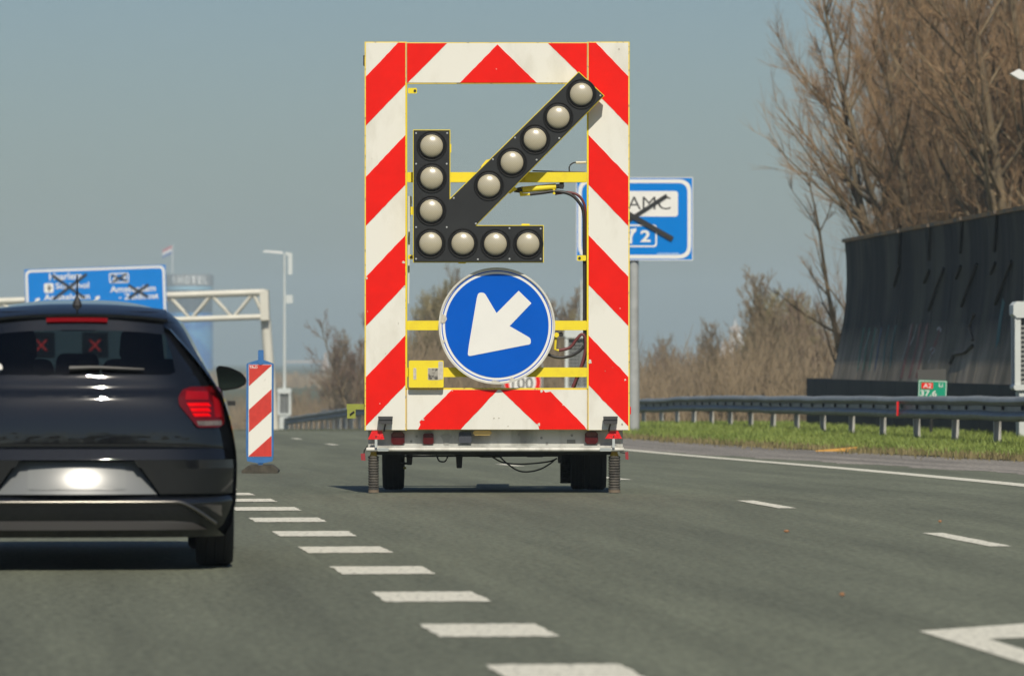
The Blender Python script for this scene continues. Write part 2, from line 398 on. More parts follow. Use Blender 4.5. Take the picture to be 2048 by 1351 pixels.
# lamp arrow
AF = -0.17
poly = [(829,257),(899,257),(899,396),(1157,142),(1205,187),(948,447),(1085,447),(1085,517),(829,517)]
arrow = MB().prism([T(*p) for p in poly], AF, AF+0.05).build('lamp_arrow', BLACKP, tr)
# yellow back tray a little larger than the black front
def grow(poly, d):
    out = []
    n = len(poly)
    for i in range(n):
        a, p, b = Vector(poly[i-1]), Vector(poly[i]), Vector(poly[(i+1) % n])
        u, w = (p-a).normalized(), (b-p).normalized()
        n1, n2 = Vector((u.y, -u.x)), Vector((w.y, -w.x))
        m = (n1+n2); m = m/max(m.length_squared/2, .2)
        out.append(tuple(p + m*d))
    return out
MB().prism([T(*p) for p in grow(poly, 2.2)], AF+0.008, AF+0.10).build('arrow_tray', YELLOW, arrow)
MB().prism([T(*p) for p in grow(poly, 0.9)], AF-0.001+0.003, AF+0.007).build('arrow_gasket', DARKM, arrow)
lens_m = bpy.data.materials.new('lamp_lens'); lens_m.use_nodes = True
n, l = lens_m.node_tree.nodes, lens_m.node_tree.links; b = n['Principled BSDF']
b.inputs['Base Color'].default_value = (0.3, 0.27, 0.2, 1); b.inputs['Roughness'].default_value = 0.3; b.inputs['Specular IOR Level'].default_value = 0.7
tc = n.new('ShaderNodeTexCoord'); mp = n.new('ShaderNodeMapping'); mp.inputs['Rotation'].default_value = (0, math.radians(40), 0)
wv = n.new('ShaderNodeTexWave'); wv.inputs['Scale'].default_value = 26; wv.bands_direction = 'Z'
l.new(tc.outputs['Object'], mp.inputs[0]); l.new(mp.outputs[0], wv.inputs[0])
bp = n.new('ShaderNodeBump'); bp.inputs['Strength'].default_value = 0.06; bp.inputs['Distance'].default_value = 0.002
l.new(wv.outputs['Fac'], bp.inputs['Height']); l.new(bp.outputs[0], b.inputs['Normal'])
cr = n.new('ShaderNodeValToRGB'); cr.color_ramp.elements[0].color = (.36,.32,.215,1); cr.color_ramp.elements[1].color = (.50,.45,.33,1)
l.new(wv.outputs['Fac'], cr.inputs[0]); l.new(cr.outputs[0], b.inputs['Base Color'])
b.inputs['Coat Weight'].default_value = 1.0; b.inputs['Coat Roughness'].default_value = .24; b.inputs['Coat IOR'].default_value = 1.6
R = 22.6/SC
ring_mesh = lens_mesh = None
RING = M('lamp_ring', (0.010,0.010,0.010), 0.6, spec=.25)
for (x, y) in [(864,287),(864,351),(863,416),(862,481),(926,481),(991,482),(1056,482),(1162,184),(1116,230),(1070,274),(1024,320),(978,366)]:
    loc = (tx(x), AF, tz(y))
    if ring_mesh is None:
        ring = MB().lathe([(R*1.36,0.001),(R*1.35,-.005),(R*1.27,-.006),(R*1.24,-.002),(R*1.18,-.002),(R*1.14,-.008),(R*1.02,-.010),(R*1.0,-.006),(R*.98,.001)], 'y', 32).build('lamp', RING, arrow, smooth=True)
        fix_normals(ring); ring_mesh = ring.data
        prof = [(R*math.sin(a), -0.004 - 0.036*(math.cos(a)-math.cos(1.25))/(1-math.cos(1.25))) for a in np.linspace(1.25, 0.001, 12)]
        prof = [(r/math.sin(1.25), h) for r, h in prof]
        lens = MB().lathe(prof, 'y', 32).build('lens', lens_m, ring, smooth=True); fix_normals(lens); lens_mesh = lens.data
        ring.location = loc
    else:
        ring = link(bpy.data.objects.new('lamp', ring_mesh), arrow); ring.location = loc
        lens = link(bpy.data.objects.new('lens', lens_mesh), ring)
    lens.location = (0, 0, 0)
# screws on the lamp arrow
sc_mesh = None
for (x, y) in [(833,262),(895,262),(833,323),(894,323),(833,449),(894,449),(833,512),(956,513),(1019,512),(1081,512),(1081,452),(1019,451),(1118,272),(1073,315),(986,314),(908,391),(952,442),(1030,271),(1200,187)]:
    if sc_mesh is None:
        s0 = MB().lathe([(0.0085,.002),(0.0085,-.004),(.004,-.006),(.0005,-.006)], 'y', 8).build('screw', GALV, arrow); fix_normals(s0); sc_mesh = s0.data
    else: s0 = link(bpy.data.objects.new('screw', sc_mesh), arrow)
    s0.location = (tx(x), AF-.0005, tz(y))
# tray tabs
for (x0,x1,y0,y1) in ((1043,1059,442,446),(917,932,517.5,521),(900,903,283,300),(822,827.5,408,424)):
    plate('tray_tab', x0, x1, y0, y1, AF+.03, AF+.07, YELLOW, arrow, c=.001)
MB().prism([T(*p) for p in [(960,330),(972,315),(984,312),(970,334)]], AF+.05, AF+.09).build('tray_tab', YELLOW_OLD, arrow)
MB().prism([T(*p) for p in [(1015,377),(1030,368),(1034,373),(1020,382)]], AF+.05, AF+.09).build('tray_tab', YELLOW, arrow)
# arms from the tray back to the beams
for x, y in ((864, 348), (1010, 348), (1056, 348)):
    plate('tray_arm', x-6, x+6, y-6, y+6, AF+.10, 0.0015, YELLOW, arrow)

# round blue sign
SF = -0.055
def disc(name, r0, r1, fr, bk, mat, parent, c=(993.8, 644.9)):
    b = MB(); o = (tx(c[0]), 0, tz(c[1])); r0, r1 = r0/SC, r1/SC
    prof = [(r0, bk), (r0, fr), (r1, fr), (r1, bk)] if r0 > 0 else [(0.0005, fr), (r1, fr), (r1, bk), (0.0005, bk)]
    ob = b.lathe(prof, 'y', 96, o).build(name, mat, parent); fix_normals(ob); return auto_smooth(ob, 30)
sg = disc('round_sign', 0, 113.5, SF, SF+.02, SWHITE, tr)
disc('rim', 112.6, 116.4, SF-.014, SF+.022, M('rim_aluminium', (.70,.68,.60), .5, metal=.0, var=.25, scale=9), sg)
disc('blue_ring', 108.4, 110.4, SF-.0022, SF-.0004, BLUE, sg)
disc('blue_disc', 0, 103.4, SF-.0022, SF-.0004, BLUE, sg)
ap = [(745,318),(790,270),(836,322),(932,480),(1145,265),(1268,385),(1058,605),(1252,712),(1282,772),(1215,790),(700,890),(652,900)]
ap = [(800+x/4.825, 520+y/4.825) for x, y in [(742,335),(757,283),(815,283),(932,480),(1145,265),(1268,385),(1058,605),(1262,722),(1262,780),(1212,788),(652,898),(665,790)]]
arp = round_poly([(tx(x), tz(y)) for x, y in ap], [0,.03,.03,0,.004,.004,0,.035,.03,0,.03,0])
MB().prism(arp, SF-.0045, SF-.0026).build('white_arrow', SWHITE, sg)
PEEL = M('peeled_film', (.62,.58,.5), .7, var=.3, scale=30)
for i, (cx, cy, w, h) in enumerate([(887,632,7,10),(886,676,5,4),(991,756,9,3.4),(1025,751,6,3.2)]):
    rng = random.Random(i); pp = [(tx(cx+w*math.cos(a)*rng.uniform(.6,1.1)), tz(cy+h*math.sin(a)*rng.uniform(.6,1.1))) for a in np.linspace(0, 6.28, 13)[:-1]]
    MB().prism(pp, SF-.0062, SF-.003).build('peeled_patch', PEEL, sg)
plate('sign_bracket', 950, 962, 640, 742, SF+.021, 0.0015, YELLOW, sg); plate('sign_bracket', 1026, 1038, 640, 742, SF+.021, 0.0015, YELLOW, sg)
# control box with a torn sticker
cb = plate('control_box', 818, 887.5, 714, 768, -0.06, 0.0015, YELLOW, c=.008)
plate('torn_sticker', 827, 833, 729, 752, -0.0615, -0.0602, PEEL, cb, c=.004)
plate('torn_sticker', 856, 880, 729, 753, -0.0612, -0.0603, PEEL, cb, c=.005)
plate('torn_sticker', 877, 886.5, 716, 752, -0.0616, -0.0603, PEEL, cb, c=.006)
rng = random.Random(4); 
STN = M('sticker_print', (.35,.33,.28), .7, col2=(.07,.065,.055), scale=40, thr=(.42,.56))
plate('torn_sticker', 857, 876, 730, 752, -0.0625, -0.0615, STN, cb, c=.004)

# hydraulic cylinder under the top beam and the hoses
cyl = MB(); cyl.tube([(tx(1043),0.05,tz(373)),(tx(1112),0.05,tz(366.5))], 0.028, 14); cyl = cyl.build('hydraulic_cylinder', YELLOW, tr); auto_smooth(cyl)
MB().tube([(tx(1028),0.05,tz(374)),(tx(1045),0.05,tz(373))], [.016,.030], 12).build('rod_end', DARKM, cyl)
ends = MB(); ends.tube([(tx(1112),0.05,tz(366.5)),(tx(1124),0.05,tz(365))], .02, 10)
ends.lathe([(0.025,-.03),(0.025,.03)], 'y', 12, (tx(1123), .05, tz(365)), caps=True); ends.build('rod_end', DARKM, cyl)
bk = MB(); bk.prism([T(*p) for p in [(1119,358),(1128,358),(1127,371),(1119,371)]], .03, .07); bk.build('cylinder_bracket', DARKM, cyl)
fit = MB(); fit.tube([(tx(1042),.03,tz(377)),(tx(1042),.03,tz(383))], .012, 8); fit.tube([(tx(1040),.03,tz(383)),(tx(1060),.03,tz(382))], [.014,.010], 8); fit.tube([(tx(1108),.03,tz(372)),(tx(1108),.03,tz(382))], .012, 8); fit.build('fitting', YELLOW, cyl)
def hose(name, pts, r, mat, yoff=0.03, parent=tr):
    p = [Vector((tx(a), yoff + (c[0] if c else 0), tz(b_))) for a, b_, *c in pts]
    q = []
    for i in range(len(p)-1):
        p0, p1, p2, p3 = p[max(i-1,0)], p[i], p[i+1], p[min(i+2,len(p)-1)]
        for k in range(6):
            t = k/6; q.append(0.5*((2*p1)+(p2-p0)*t+(2*p0-5*p1+4*p2-p3)*t*t+(3*p1-p0-3*p2+p3)*t**3))
    q.append(p[-1])
    return auto_smooth(MB().tube(q, r, 7).build(name, mat, parent), 60)
hose('hose', [(1060,382),(1085,379),(1112,376),(1140,382),(1158,398),(1167,420),(1168,470),(1169,560),(1169,640),(1170,690)], .014, HOSE)
hose('hose', [(1110,381),(1135,378),(1155,383),(1167,398),(1171,420),(1171,480),(1171.5,600),(1172,680)], .012, HOSER, .045)
hose('hose', [(1118,694),(1140,688),(1153,672),(1163,662),(1170,668),(1171,690),(1166,715),(1156,742),(1145,768)], .014, HOSER, .02)
hose('hose', [(1096,702),(1115,708),(1138,706),(1158,696),(1168,685)], .013, HOSE, .035)
hose('hose', [(1171,690),(1169,712),(1160,735),(1148,768)], .014, HOSE, .05)
hose('cable', [(1065,335),(1100,336),(1140,337),(1160,337.5),(1171,338)], .006, HOSE, .05)
hose('cable', [(1139,338),(1139,326),(1147,319),(1156,318)], .006, HOSE, .05)
pl_ = MB(); pl_.tube([(tx(1152),.05,tz(318.5)),(tx(1173),.05,tz(318))], .011, 8); pl_.build('plug', M('beige_plastic', (.62,.56,.40), .5), tr)
vl = MB(); vl.lathe([(0.022,-.02),(0.022,.03)], 'y', 10, (tx(1113), .04, tz(663)), caps=True); vl.tube([(tx(1112),.05,tz(668)),(tx(1110),.05,tz(692)),(tx(1118),.05,tz(694))], .011, 8); vl.build('valve', YELLOW, tr)
vk = MB(); vk.lathe([(0.02,-.02),(0.02,.03)], 'y', 10, (tx(1122), .05, tz(662)), caps=True); vk.build('valve', DARKM, tr)

# chassis: rear wall, deck behind it, bumper bar, lamps
plate('rear_wall', 736, 1246, 846, 888, 0.115, 0.15, GREYSTEEL)
MB().box(tx(742), tx(1240), 0.152, 2.3, tz(884), tz(866)).build('deck', GREYSTEEL, tr)
MB().box(tx(745), tx(1235), 0.16, 2.2, tz(903), tz(885)).build('subframe', DARKM, tr)
MB().box(tx(960), tx(1028), 2.3, 4.4, tz(895), tz(868)).build('drawbar', YELLOW, tr)
MB().prism([(tx(733),tz(896)),(tx(1247.5),tz(896)),(tx(1247.5),tz(887.5)),(tx(733),tz(887.5))], 0.0, 0.113).build('bumper_bar', WHITESTEEL, tr)
MB().tube([(tx(733),.0,tz(891.7)),(tx(1247.5),.0,tz(891.7))], .0175, 14).build('bumper_tube', WHITESTEEL, tr, smooth=True)
lip = MB(); lip.box(tx(752), tx(1236), 0.03, 0.113, tz(887.2), tz(884)); lip.build('bumper_lip', GREYSTEEL, tr)
for x0, x1 in ((755,778),(1199,1223)):
    plate('bumper_patch', x0, x1, 888.5, 895, -0.034, -0.0302, M('grey_tape', (.33,.36,.35), .6))
def tri_reflector(xa, xb, xc, xd, y0, y1, stx):
    t = MB().prism([T(xa,y1),T(xb,y1),T(xd,y0),T(xc,y0)], -0.02, 0.0).build('triangle_reflector', REDREF, tr)
    plate('stem', stx-2.6, stx+2.6, y1+.2, 888, -0.036, -0.031, M('stem_grey', (.45,.48,.47), .5), t, c=.001)
    MB().lathe([(.007,-.004),(.007,.0)], 'y', 8, (tx((xa+xb)/2), -.02, tz(866)), caps=True).build('bolt', DARKM, t)
    return t
tri_reflector(736,769,744,764,854.5,871.5,752.5); tri_reflector(1210,1244,1219,1236,854.5,870,1227)
# mark-plate lamps in front of the boards
for x0, x1 in ((757,786),(1206,1235)):
    lm = MB(); lm.prism([T(x0,825.5),T(x1,825.5),T(x1-1,840.5),T(x0+1,840.5)], -0.10, -0.03); lm = lm.build('work_lamp', M('dark_grey_plastic', (.05,.05,.05), .5), tr)
    plate('lamp_lip', x0+.6, x1-.6, 830, 832, -0.108, -0.1004, MATS['dark_grey_plastic'], lm, c=.001)
    m = (x0+x1)/2; MB().tube([(tx(m),-.06,tz(840)),(tx(m-2),-.03,tz(848)),(tx(m-3),-.02,tz(855))], .008, 6).build('stalk', DARKM, lm)
def lampbox(name, x0, x1, y0, y1, mat, c=.02, d=.05):
    o = plate(name, x0, x1, y0, y1, 0.115-d, 0.1145, mat, c=c); return o
for x0, x1, y0, y1 in ((782,809,857,882.5),(1170,1196,856,881)):
    tl = lampbox('tail_lamp', x0, x1, y0, y1, REDLENS)
    plate('amber_segment', x0+2, x1-2, y0+1.5, y0+9, 0.0618, 0.0648, M('amber_lens', (.12,.03,.01), .3), tl, c=.012)
lampbox('red_lamp', 846, 867, 859.5, 881.5, REDLENS, c=.012)
lampbox('socket', 917.5, 943, 857, 879, M('slate_plastic', (.045,.05,.065), .6), c=.012, d=.06)
lampbox('amber_lamp', 946, 983, 854, 863.5, M('amber_glass', (.72,.50,.16), .3), c=.015, d=.07)
plate('badge', 1134, 1151, 872.5, 880, 0.112, 0.1145, M('badge_grey', (.22,.22,.2), .6), c=.003)
MB().prism([T(*p) for p in [(880,865),(884,863),(887,862),(896,862),(900,864),(904,866),(899,872),(897,882),(887,882),(885,872)]], 0.110, 0.1145).build('badge', M('badge_pale', (.33,.33,.3), .6), tr)
for x, y in ((833,866),(1144,864),(1083,869),(1038,862),(1050,877),(1094,880),(822,876)):
    MB().lathe([(.012,-.004),(.012,0)], 'y', 8, (tx(x), .115, tz(y)), caps=True).build('bolt', M('bolt_grey', (.25,.25,.23), .5), tr)
# side reflectors and handle
for xa, xb, ya, yb in ((722.5,731,899,913),(1251,1257,896,911)):
    MB().prism([T(xa,yb),T(xb,yb+1),T(xb-.8,ya),T(xa-.8,ya+1)], -.01, .02).build('side_reflector', M('dull_red', (.30,.035,.04), .4), tr)
MB().tube([(tx(735),.0,tz(885)),(tx(729),.0,tz(893)),(tx(728),.005,tz(900))], .007, 6).build('reflector_arm', DARKM, tr)
MB().tube([(tx(1240),.0,tz(897)),(tx(1250),.005,tz(899))], .007, 6).build('reflector_arm', DARKM, tr)
OL = M('olive_paint', (.30,.33,.05), .55, var=.2)
hb = MB(); hb.box(tx(693), tx(729), .06, .09, tz(812), tz(801)); hb = hb.build('winch_bracket', OL, tr)
MB().box(tx(694), tx(711), .05, .058, tz(830), tz(812.3)).build('winch_plate', OL, hb)
MB().tube([(tx(700),.045,tz(822)),(tx(704),.045,tz(819)),(tx(708),.045,tz(816))], .008, 6).build('winch_handle', DARKM, hb)
plate('side_marker', 1258.5, 1262, 806, 822, .02, .05, REDREF); 
# ribbed rubber support legs
def leg(x0, x1, y0, y1, yl, n, mat, foot=True):
    o = (tx((x0+x1)/2), yl, 0); r = (x1-x0)/2/SC; prof = [(r*.75, tz(y0))]
    za, zb = tz(y0), tz(y1)
    for i in range(n):
        z = za + (zb-za)*i/n; dz = (zb-za)/n
        prof += [(r*.84, z), (r*.98, z+dz*.22), (r, z+dz*.5), (r*.98, z+dz*.78), (r*.84, z+dz*.98)]
    prof.append((r*.8, zb))
    lg = MB().lathe(prof, 'z', 20, o).build('support_leg', mat, tr, smooth=True); fix_normals(lg)
    if foot:
        MB().lathe([(.001,zb),(r*.92,zb),(r*.98,.03),(r*1.0,0.004),(.001,0.002)], 'z', 20, o).build('foot', M('dusty_foot', (.17,.13,.09), .85), lg)
    MB().lathe([(r*.55,tz(888)),(r*.55,tz(900)),(r*.7,tz(903)),(r*.7,za)], 'z', 14, o).build('leg_sleeve', M('ochre_sleeve', (.45,.30,.04), .6), lg)
    return lg
BELLOW = M('dusty_bellows', (.10,.088,.07), .75, col2=(.035,.032,.028), scale=18)
leg(736, 757.5, 905, 974, .07, 13, BELLOW); leg(1217, 1241, 905, 974, .07, 13, BELLOW)
leg(1122, 1145, 897, 965, 1.05, 17, RUBBER, False)
# wheels on the axle
def wheel(parent, name, o, r, w, rimr, seg=40):
    wl_ = MB()
    prof = [(rimr,-w*.42),(r*.80,-w*.5),(r*.93,-w*.49),(r*.985,-w*.40),(r,-w*.28),(r,-w*.26),(r*.985,-w*.25),(r*.985,-w*.23),(r,-w*.22),(r,-w*.02),(r*.985,-w*.01),(r*.985,w*.01),(r,w*.02),(r,w*.22),(r*.985,w*.23),(r*.985,w*.25),(r,w*.26),(r,w*.28),(r*.985,w*.40),(r*.93,w*.49),(r*.80,w*.5),(rimr,w*.42)]
    t = wl_.lathe(prof, 'x', seg).build(name, RUBBER, parent, loc=o); fix_normals(t); auto_smooth(t, 35)
    MB().lathe([(rimr,-w*.42),(rimr*.96,-w*.3),(rimr*.5,-w*.25),(.02,-w*.3)], 'x', 28).build('rim', GALV, t, smooth=True)
    MB().lathe([(rimr,w*.42),(rimr*.96,w*.3),(rimr*.5,w*.25),(.02,w*.3)], 'x', 28).build('rim', GALV, t, smooth=True)
    return t
WY = 1.0
wheel(tr, 'wheel', (tx(784)-.01, WY, .335), .33, .19, .19)
wheel(tr, 'wheel', (tx(1190)+.015, WY, .335), .33, .20, .19)
wheel(tr, 'wheel', (tx(1160)+.0, WY+.1, .335), .33, .14, .19)
MB().box(tx(770), tx(1205), WY-.05, WY+.05, tz(905), tz(893)).build('axle', DARKM, tr)
for x0, x1, y0, y1, yy in ((810,823,903,925,.5),(910,924,903,932,.6),(1116,1124,903,921,.4),(952,1010,902,910,.5),(1048,1092,902,909,.45)):
    MB().prism(round_poly([T(x0,y0),T(x1,y0),T(x1-(x1-x0)*.12,y1),T(x0+(x1-x0)*.12,y1)], .01), yy, yy+.12).build('underside_fitting', DARKM, tr)
plate('yellow_lever', 788, 809, 930, 934.5, .75, .77, M('dull_yellow', (.32,.28,.03), .6))
MB().tube([(tx(800),.5,tz(907)),(tx(1120),.5,tz(906))], .01, 6).build('rod', DARKM, tr)
MB().tube([(tx(800),.55,tz(922)),(tx(820),.55,tz(922))], .012, 6).build('rod', DARKM, tr)
hose('cable', [(872,903),(876,914),(882,917.5),(890,916),(895,906)], .007, HOSE, .3)
hose('cable', [(984,908),(1005,919),(1035,922.5),(1070,921),(1100,917),(1115,911)], .007, HOSE, .35)
hose('cable', [(1000,908),(1015,922),(1035,935),(1055,938),(1080,933),(1100,922),(1112,912)], .007, HOSE, .33)

# ------------------------------------------------------------------ delineator beacon
BY = 57.4; BS = FP/BY
bx = (521-CX)/BS
bc = empty('beacon', (bx, BY, zr(BY)+.004))
tag(bc, 'narrow red and white striped beacon in blue frame on dark rubber base', 'beacon')
def q(x, y): return ((x-521)/BS, (945-y)/BS)
BLUEP = M('blue_plastic', (.045,.17,.42), .45, var=.2, scale=8)
fr = MB().prism(round_poly([q(*p) for p in [(493,727),(508,722),(516,720),(527,720),(534,722),(547,727),(547,908),(545,922),(526,926),(516,926),(494,922),(492,900)]], .012), 0.0, .05).build('frame', BLUEP, bc)
MB().prism(round_poly([q(*p) for p in [(516,700),(527,700),(527,721),(516,721)]], .012), .01, .04).build('handle', BLUEP, bc)
MB().prism([q(*p) for p in [(516,925),(526,925),(525,932),(517,932)]], .01, .04).build('tang', BLUEP, bc)
bw = M('beacon_white', (.78,.76,.68), .35, col2=(.45,.42,.33), scale=7, thr=(.26,.34)); br = M('beacon_red', (.66,.055,.04), .3, var=.2, scale=14)
MB().prism([q(*p) for p in [(497.5,729),(543.5,729),(543,913),(496.8,913)]], -.003, -.0003).build('white_face', bw, bc)
for p in ([(498,729.5),(543,729.5),(543,731),(498,772)], [(498,819),(543,778),(543,823),(498,864)], [(498,911),(543,871),(543,912.5),(498,912.5)]):
    MB().prism([q(*a) for a in p], -.0052, -.0032).build('red_stripe', br, bc)
text('lettering', 'TBuD', (*[q(x,0)[0] for x in (499,515)], q(0,736.5)[1], q(0,731.5)[1]), -.006, SWHITE, bc, .01)
kn = MB(); kn.lathe([(.03,-.012),(.03,.0)], 'y', 12, (0,0,q(0,724)[1]), caps=True); kn.build('boss', BLUEP, bc)
base = MB()
w0, w1 = .22, .135
base.prism(round_poly([(-.205,0),(.20,0),(.205,.03),(.135,.088),(-.12,.088),(-.2,.03)], .015), -.2, .28)
base.build('base', M('recycled_rubber', (.085,.075,.055), .9, var=.5, scale=14, bump=.4), bc)

# ------------------------------------------------------------------ black hatchback
CARX, CARY = -2.33, 27.4
car = empty('hatchback', (CARX, CARY, zr(CARY)), 0.08)
tag(car, 'glossy black hatchback car seen from behind with lit red tail light', 'car')
PAINTK = M('black_car_paint', (.006,.007,.009), .6, coat=1.0, spec=.0)
TRIMK = M('black_trim', (.016,.016,.016), .5)
GREYTRIM = M('satin_trim', (.20,.19,.17), .28, metal=.9)
def glass_mat(name, tint, rough=.02):
    m = bpy.data.materials.new(name); m.use_nodes = True; n, l = m.node_tree.nodes, m.node_tree.links
    n.remove(n['Principled BSDF']); out = n['Material Output']
    t = n.new('ShaderNodeBsdfTransparent'); t.inputs[0].default_value = (*tint, 1)
    g = n.new('ShaderNodeBsdfGlossy'); g.inputs['Roughness'].default_value = rough
    f = n.new('ShaderNodeFresnel'); f.inputs[0].default_value = 1.5
    mx = n.new('ShaderNodeMixShader'); l.new(f.outputs[0], mx.inputs[0]); l.new(t.outputs[0], mx.inputs[1]); l.new(g.outputs[0], mx.inputs[2]); l.new(mx.outputs[0], out.inputs[0])
    return m
GLASS = glass_mat('tinted_glass', (.11,.14,.15)); GLASSC = glass_mat('windscreen_glass', (.55,.62,.60))
Uw = [(.18,.80),(.24,.835),(.38,.862),(.55,.868),(.65,.862),(.81,.832),(.944,.788),(1.0,.755),(1.065,.715),(1.186,.645),(1.30,.585),(1.36,.545),(1.40,.50)]
V0 = [(.18,.10),(.22,.06),(.30,.02),(.385,.0),(.41,.05),(.58,.125),(.60,.12),(.655,.085),(.75,.088),(.82,.096),(.88,.110),(.93,.130),(.955,.142),(.965,.165),(1.04,.185),(1.10,.22),(1.36,.42),(1.40,.46)]
def ip(tab, x): return float(np.interp(x, [a for a, _ in tab], [b_ for _, b_ in tab]))
def corner(u, w):
    t = min(abs(u)/ip(Uw, w), 1.0)
    return .035*t*t + .05*t**4 + .22*t**9
_wd = np.arange(.10, 1.50, .002); _vd = np.interp(_wd, [a for a, _ in V0], [b_ for _, b_ in V0])
for _ in range(2): _vd = np.concatenate((_vd[:9], np.convolve(_vd, np.ones(19)/19, 'valid'), _vd[-9:]))
def rv(u, w): return float(np.interp(w, _wd, _vd)) + corner(u, w)
def rp(u, w, off=0.0, vf=rv):
    v = vf(u, w)
    if off:
        e = .006
        du = (vf(u+e, w)-vf(u-e, w))/(2*e); dw = (vf(u, w+e)-vf(u, w-e))/(2*e)
        nn = Vector((du, -1, dw)).normalized()
        return (u+nn.x*off, v+nn.y*off, w+nn.z*off)
    return (u, v, w)
glass_half = [(1.055,.0),(1.0551,.50),(1.07,.53),(1.15,.515),(1.28,.475),(1.315,.45),(1.33,.42),(1.3401,.36),(1.345,0)]
def inner(w): return ip(glass_half, w) if 1.055 < w < 1.345 else 0.0
def shell():
    b = MB()
    ws = sorted(set([round(x, 4) for x in np.arange(.18, 1.401, .014)] + [.4,.42,.58,.6,.958,.962,1.055,1.0552,1.07,1.3451,1.345,1.34,1.33]))
    nc = 26
    for sgn in (1, -1):
        vs, fs = [], []
        for w in ws:
            a, bb = inner(w), ip(Uw, w)
            for i in range(nc+1):
                t = i/nc; t = 1-(1-t)**1.6
                vs.append(rp(sgn*(a+(bb-a)*t), w))
        for j in range(len(ws)-1):
            for i in range(nc):
                k = j*(nc+1)+i; f = (k, k+1, k+nc+2, k+nc+1)
                fs.append(f if sgn > 0 else f[::-1])
        b.add(vs, fs)
    return b
body = shell().build('body', PAINTK, car, smooth=True)
def patch(name, poly, mat, off=.004, vf=rv, parent=car, rows=16, cols=14, skirt=.02, mirror=False):
    ws_ = [p[1] for p in poly]; w0, w1 = min(ws_), max(ws_)
    lv = sorted(set([w0+(w1-w0)*i/rows for i in range(rows+1)] + ws_)); vs = []
    for w in lv:
        w_ = min(max(w, w0+1e-5), w1-1e-5); xs = []
        for i in range(len(poly)):
            (xa, wa), (xb, wb) = poly[i], poly[(i+1) % len(poly)]
            if (wa-w_)*(wb-w_) <= 0 and wa != wb: xs.append(xa+(xb-xa)*(w_-wa)/(wb-wa))
        a, c_ = min(xs), max(xs)
        for i in range(cols+1): vs.append(rp(a+(c_-a)*i/cols, w, off, vf))
    nl = len(lv); b = MB(); n1 = cols+1
    fs = [(j*n1+i, j*n1+i+1, (j+1)*n1+i+1, (j+1)*n1+i) for j in range(nl-1) for i in range(cols)]
    rim_ = [i for i in range(n1)] + [j*n1+cols for j in range(1, nl)] + [(nl-1)*n1+i for i in range(cols-1, -1, -1)] + [j*n1 for j in range(nl-2, 0, -1)]
    k = len(vs)
    for i in rim_: x, y, z = vs[i]; vs.append((x, y+skirt, z))
    m = len(rim_)
    fs += [(rim_[i], k+i, k+(i+1) % m, rim_[(i+1) % m]) for i in range(m)]
    b.add(vs, fs); o = b.build(name, mat, parent); auto_smooth(o, 35)
    if mirror:
        bm_ = MB().add([(-x, y, z) for x, y, z in vs], [f[::-1] for f in fs]).build(name, mat, parent); auto_smooth(bm_, 35)
        return o, bm_
    return o
# tailgate skin below the window
def rnd(p, r): return round_poly(p, r)
tgp = rnd([(-.565,.672),(.565,.672),(.615,.72),(.62,.82),(.60,.952),(-.60,.952),(-.62,.82),(-.615,.72)], .03)
tg = patch('tailgate', tgp, PAINTK, .006, rows=26, cols=60, skirt=.03)
# window
gp_ = [(h, w) for w, h in glass_half if h > 0]; gpoly = [(h, w) for h, w in gp_] + [(-h, w) for h, w in reversed(gp_)]
rw = patch('rear_window', gpoly, GLASS, .003, rows=22, cols=30, skirt=.004)
# spoiler over the window, brake light
def sv(u, w): return .40 + (1.372-w)*.35 + .22*(abs(u)/.5)**4*.5
sp = MB(); 
prof = lambda u: 1.388 - .16*abs(u)**2.4
vs, fs = [], []
us = np.linspace(-.49, .49, 41)
for u in us:
    z = prof(u); y = .36 + .25*abs(u)**2.2
    vs += [(u, y+.05, z-.030), (u, y, z-.018), (u, y-.004, z-.006), (u, y+.02, z+.004), (u, y+.30, z+.05)]
for i in range(len(us)-1):
    for k in range(4): a = i*5+k; fs.append((a, a+5, a+6, a+1))
sp.add(vs, fs); spo = sp.build('spoiler', PAINTK, car, smooth=True); fix_normals(spo)
hb_ = MB(); vs, fs = [], []
us = np.linspace(-.165, .165, 15)
for u in us:
    z = prof(u)-.026; y = .36+.25*abs(u)**2.2
    vs += [(u, y+.002, z-.024), (u, y-.006, z-.020), (u, y-.006, z-.001), (u, y+.002, z+.001)]
for i in range(len(us)-1):
    for k in range(3): a = i*4+k; fs.append((a, a+4, a+5, a+1))
hb_.add(vs, fs); hbl = hb_.build('brake_light', M('dim_red_lens', (.14,.001,.004), .4, spec=.15, emit=(.6,.0,.01), estr=.08), car); fix_normals(hbl)
bandm = MB(); vs, fs = [], []      # black band between spoiler and glass
us = np.linspace(-.47, .47, 31)
for u in us: vs += [rp(u, prof(u)-.095, .004), (u, .385+.25*abs(u)**2.2, prof(u)-.022)]
fs = [(2*i, 2*i+2, 2*i+3, 2*i+1) for i in range(len(us)-1)]
fix_normals(bandm.add(vs, fs).build('window_band', PAINTK, car, smooth=True))
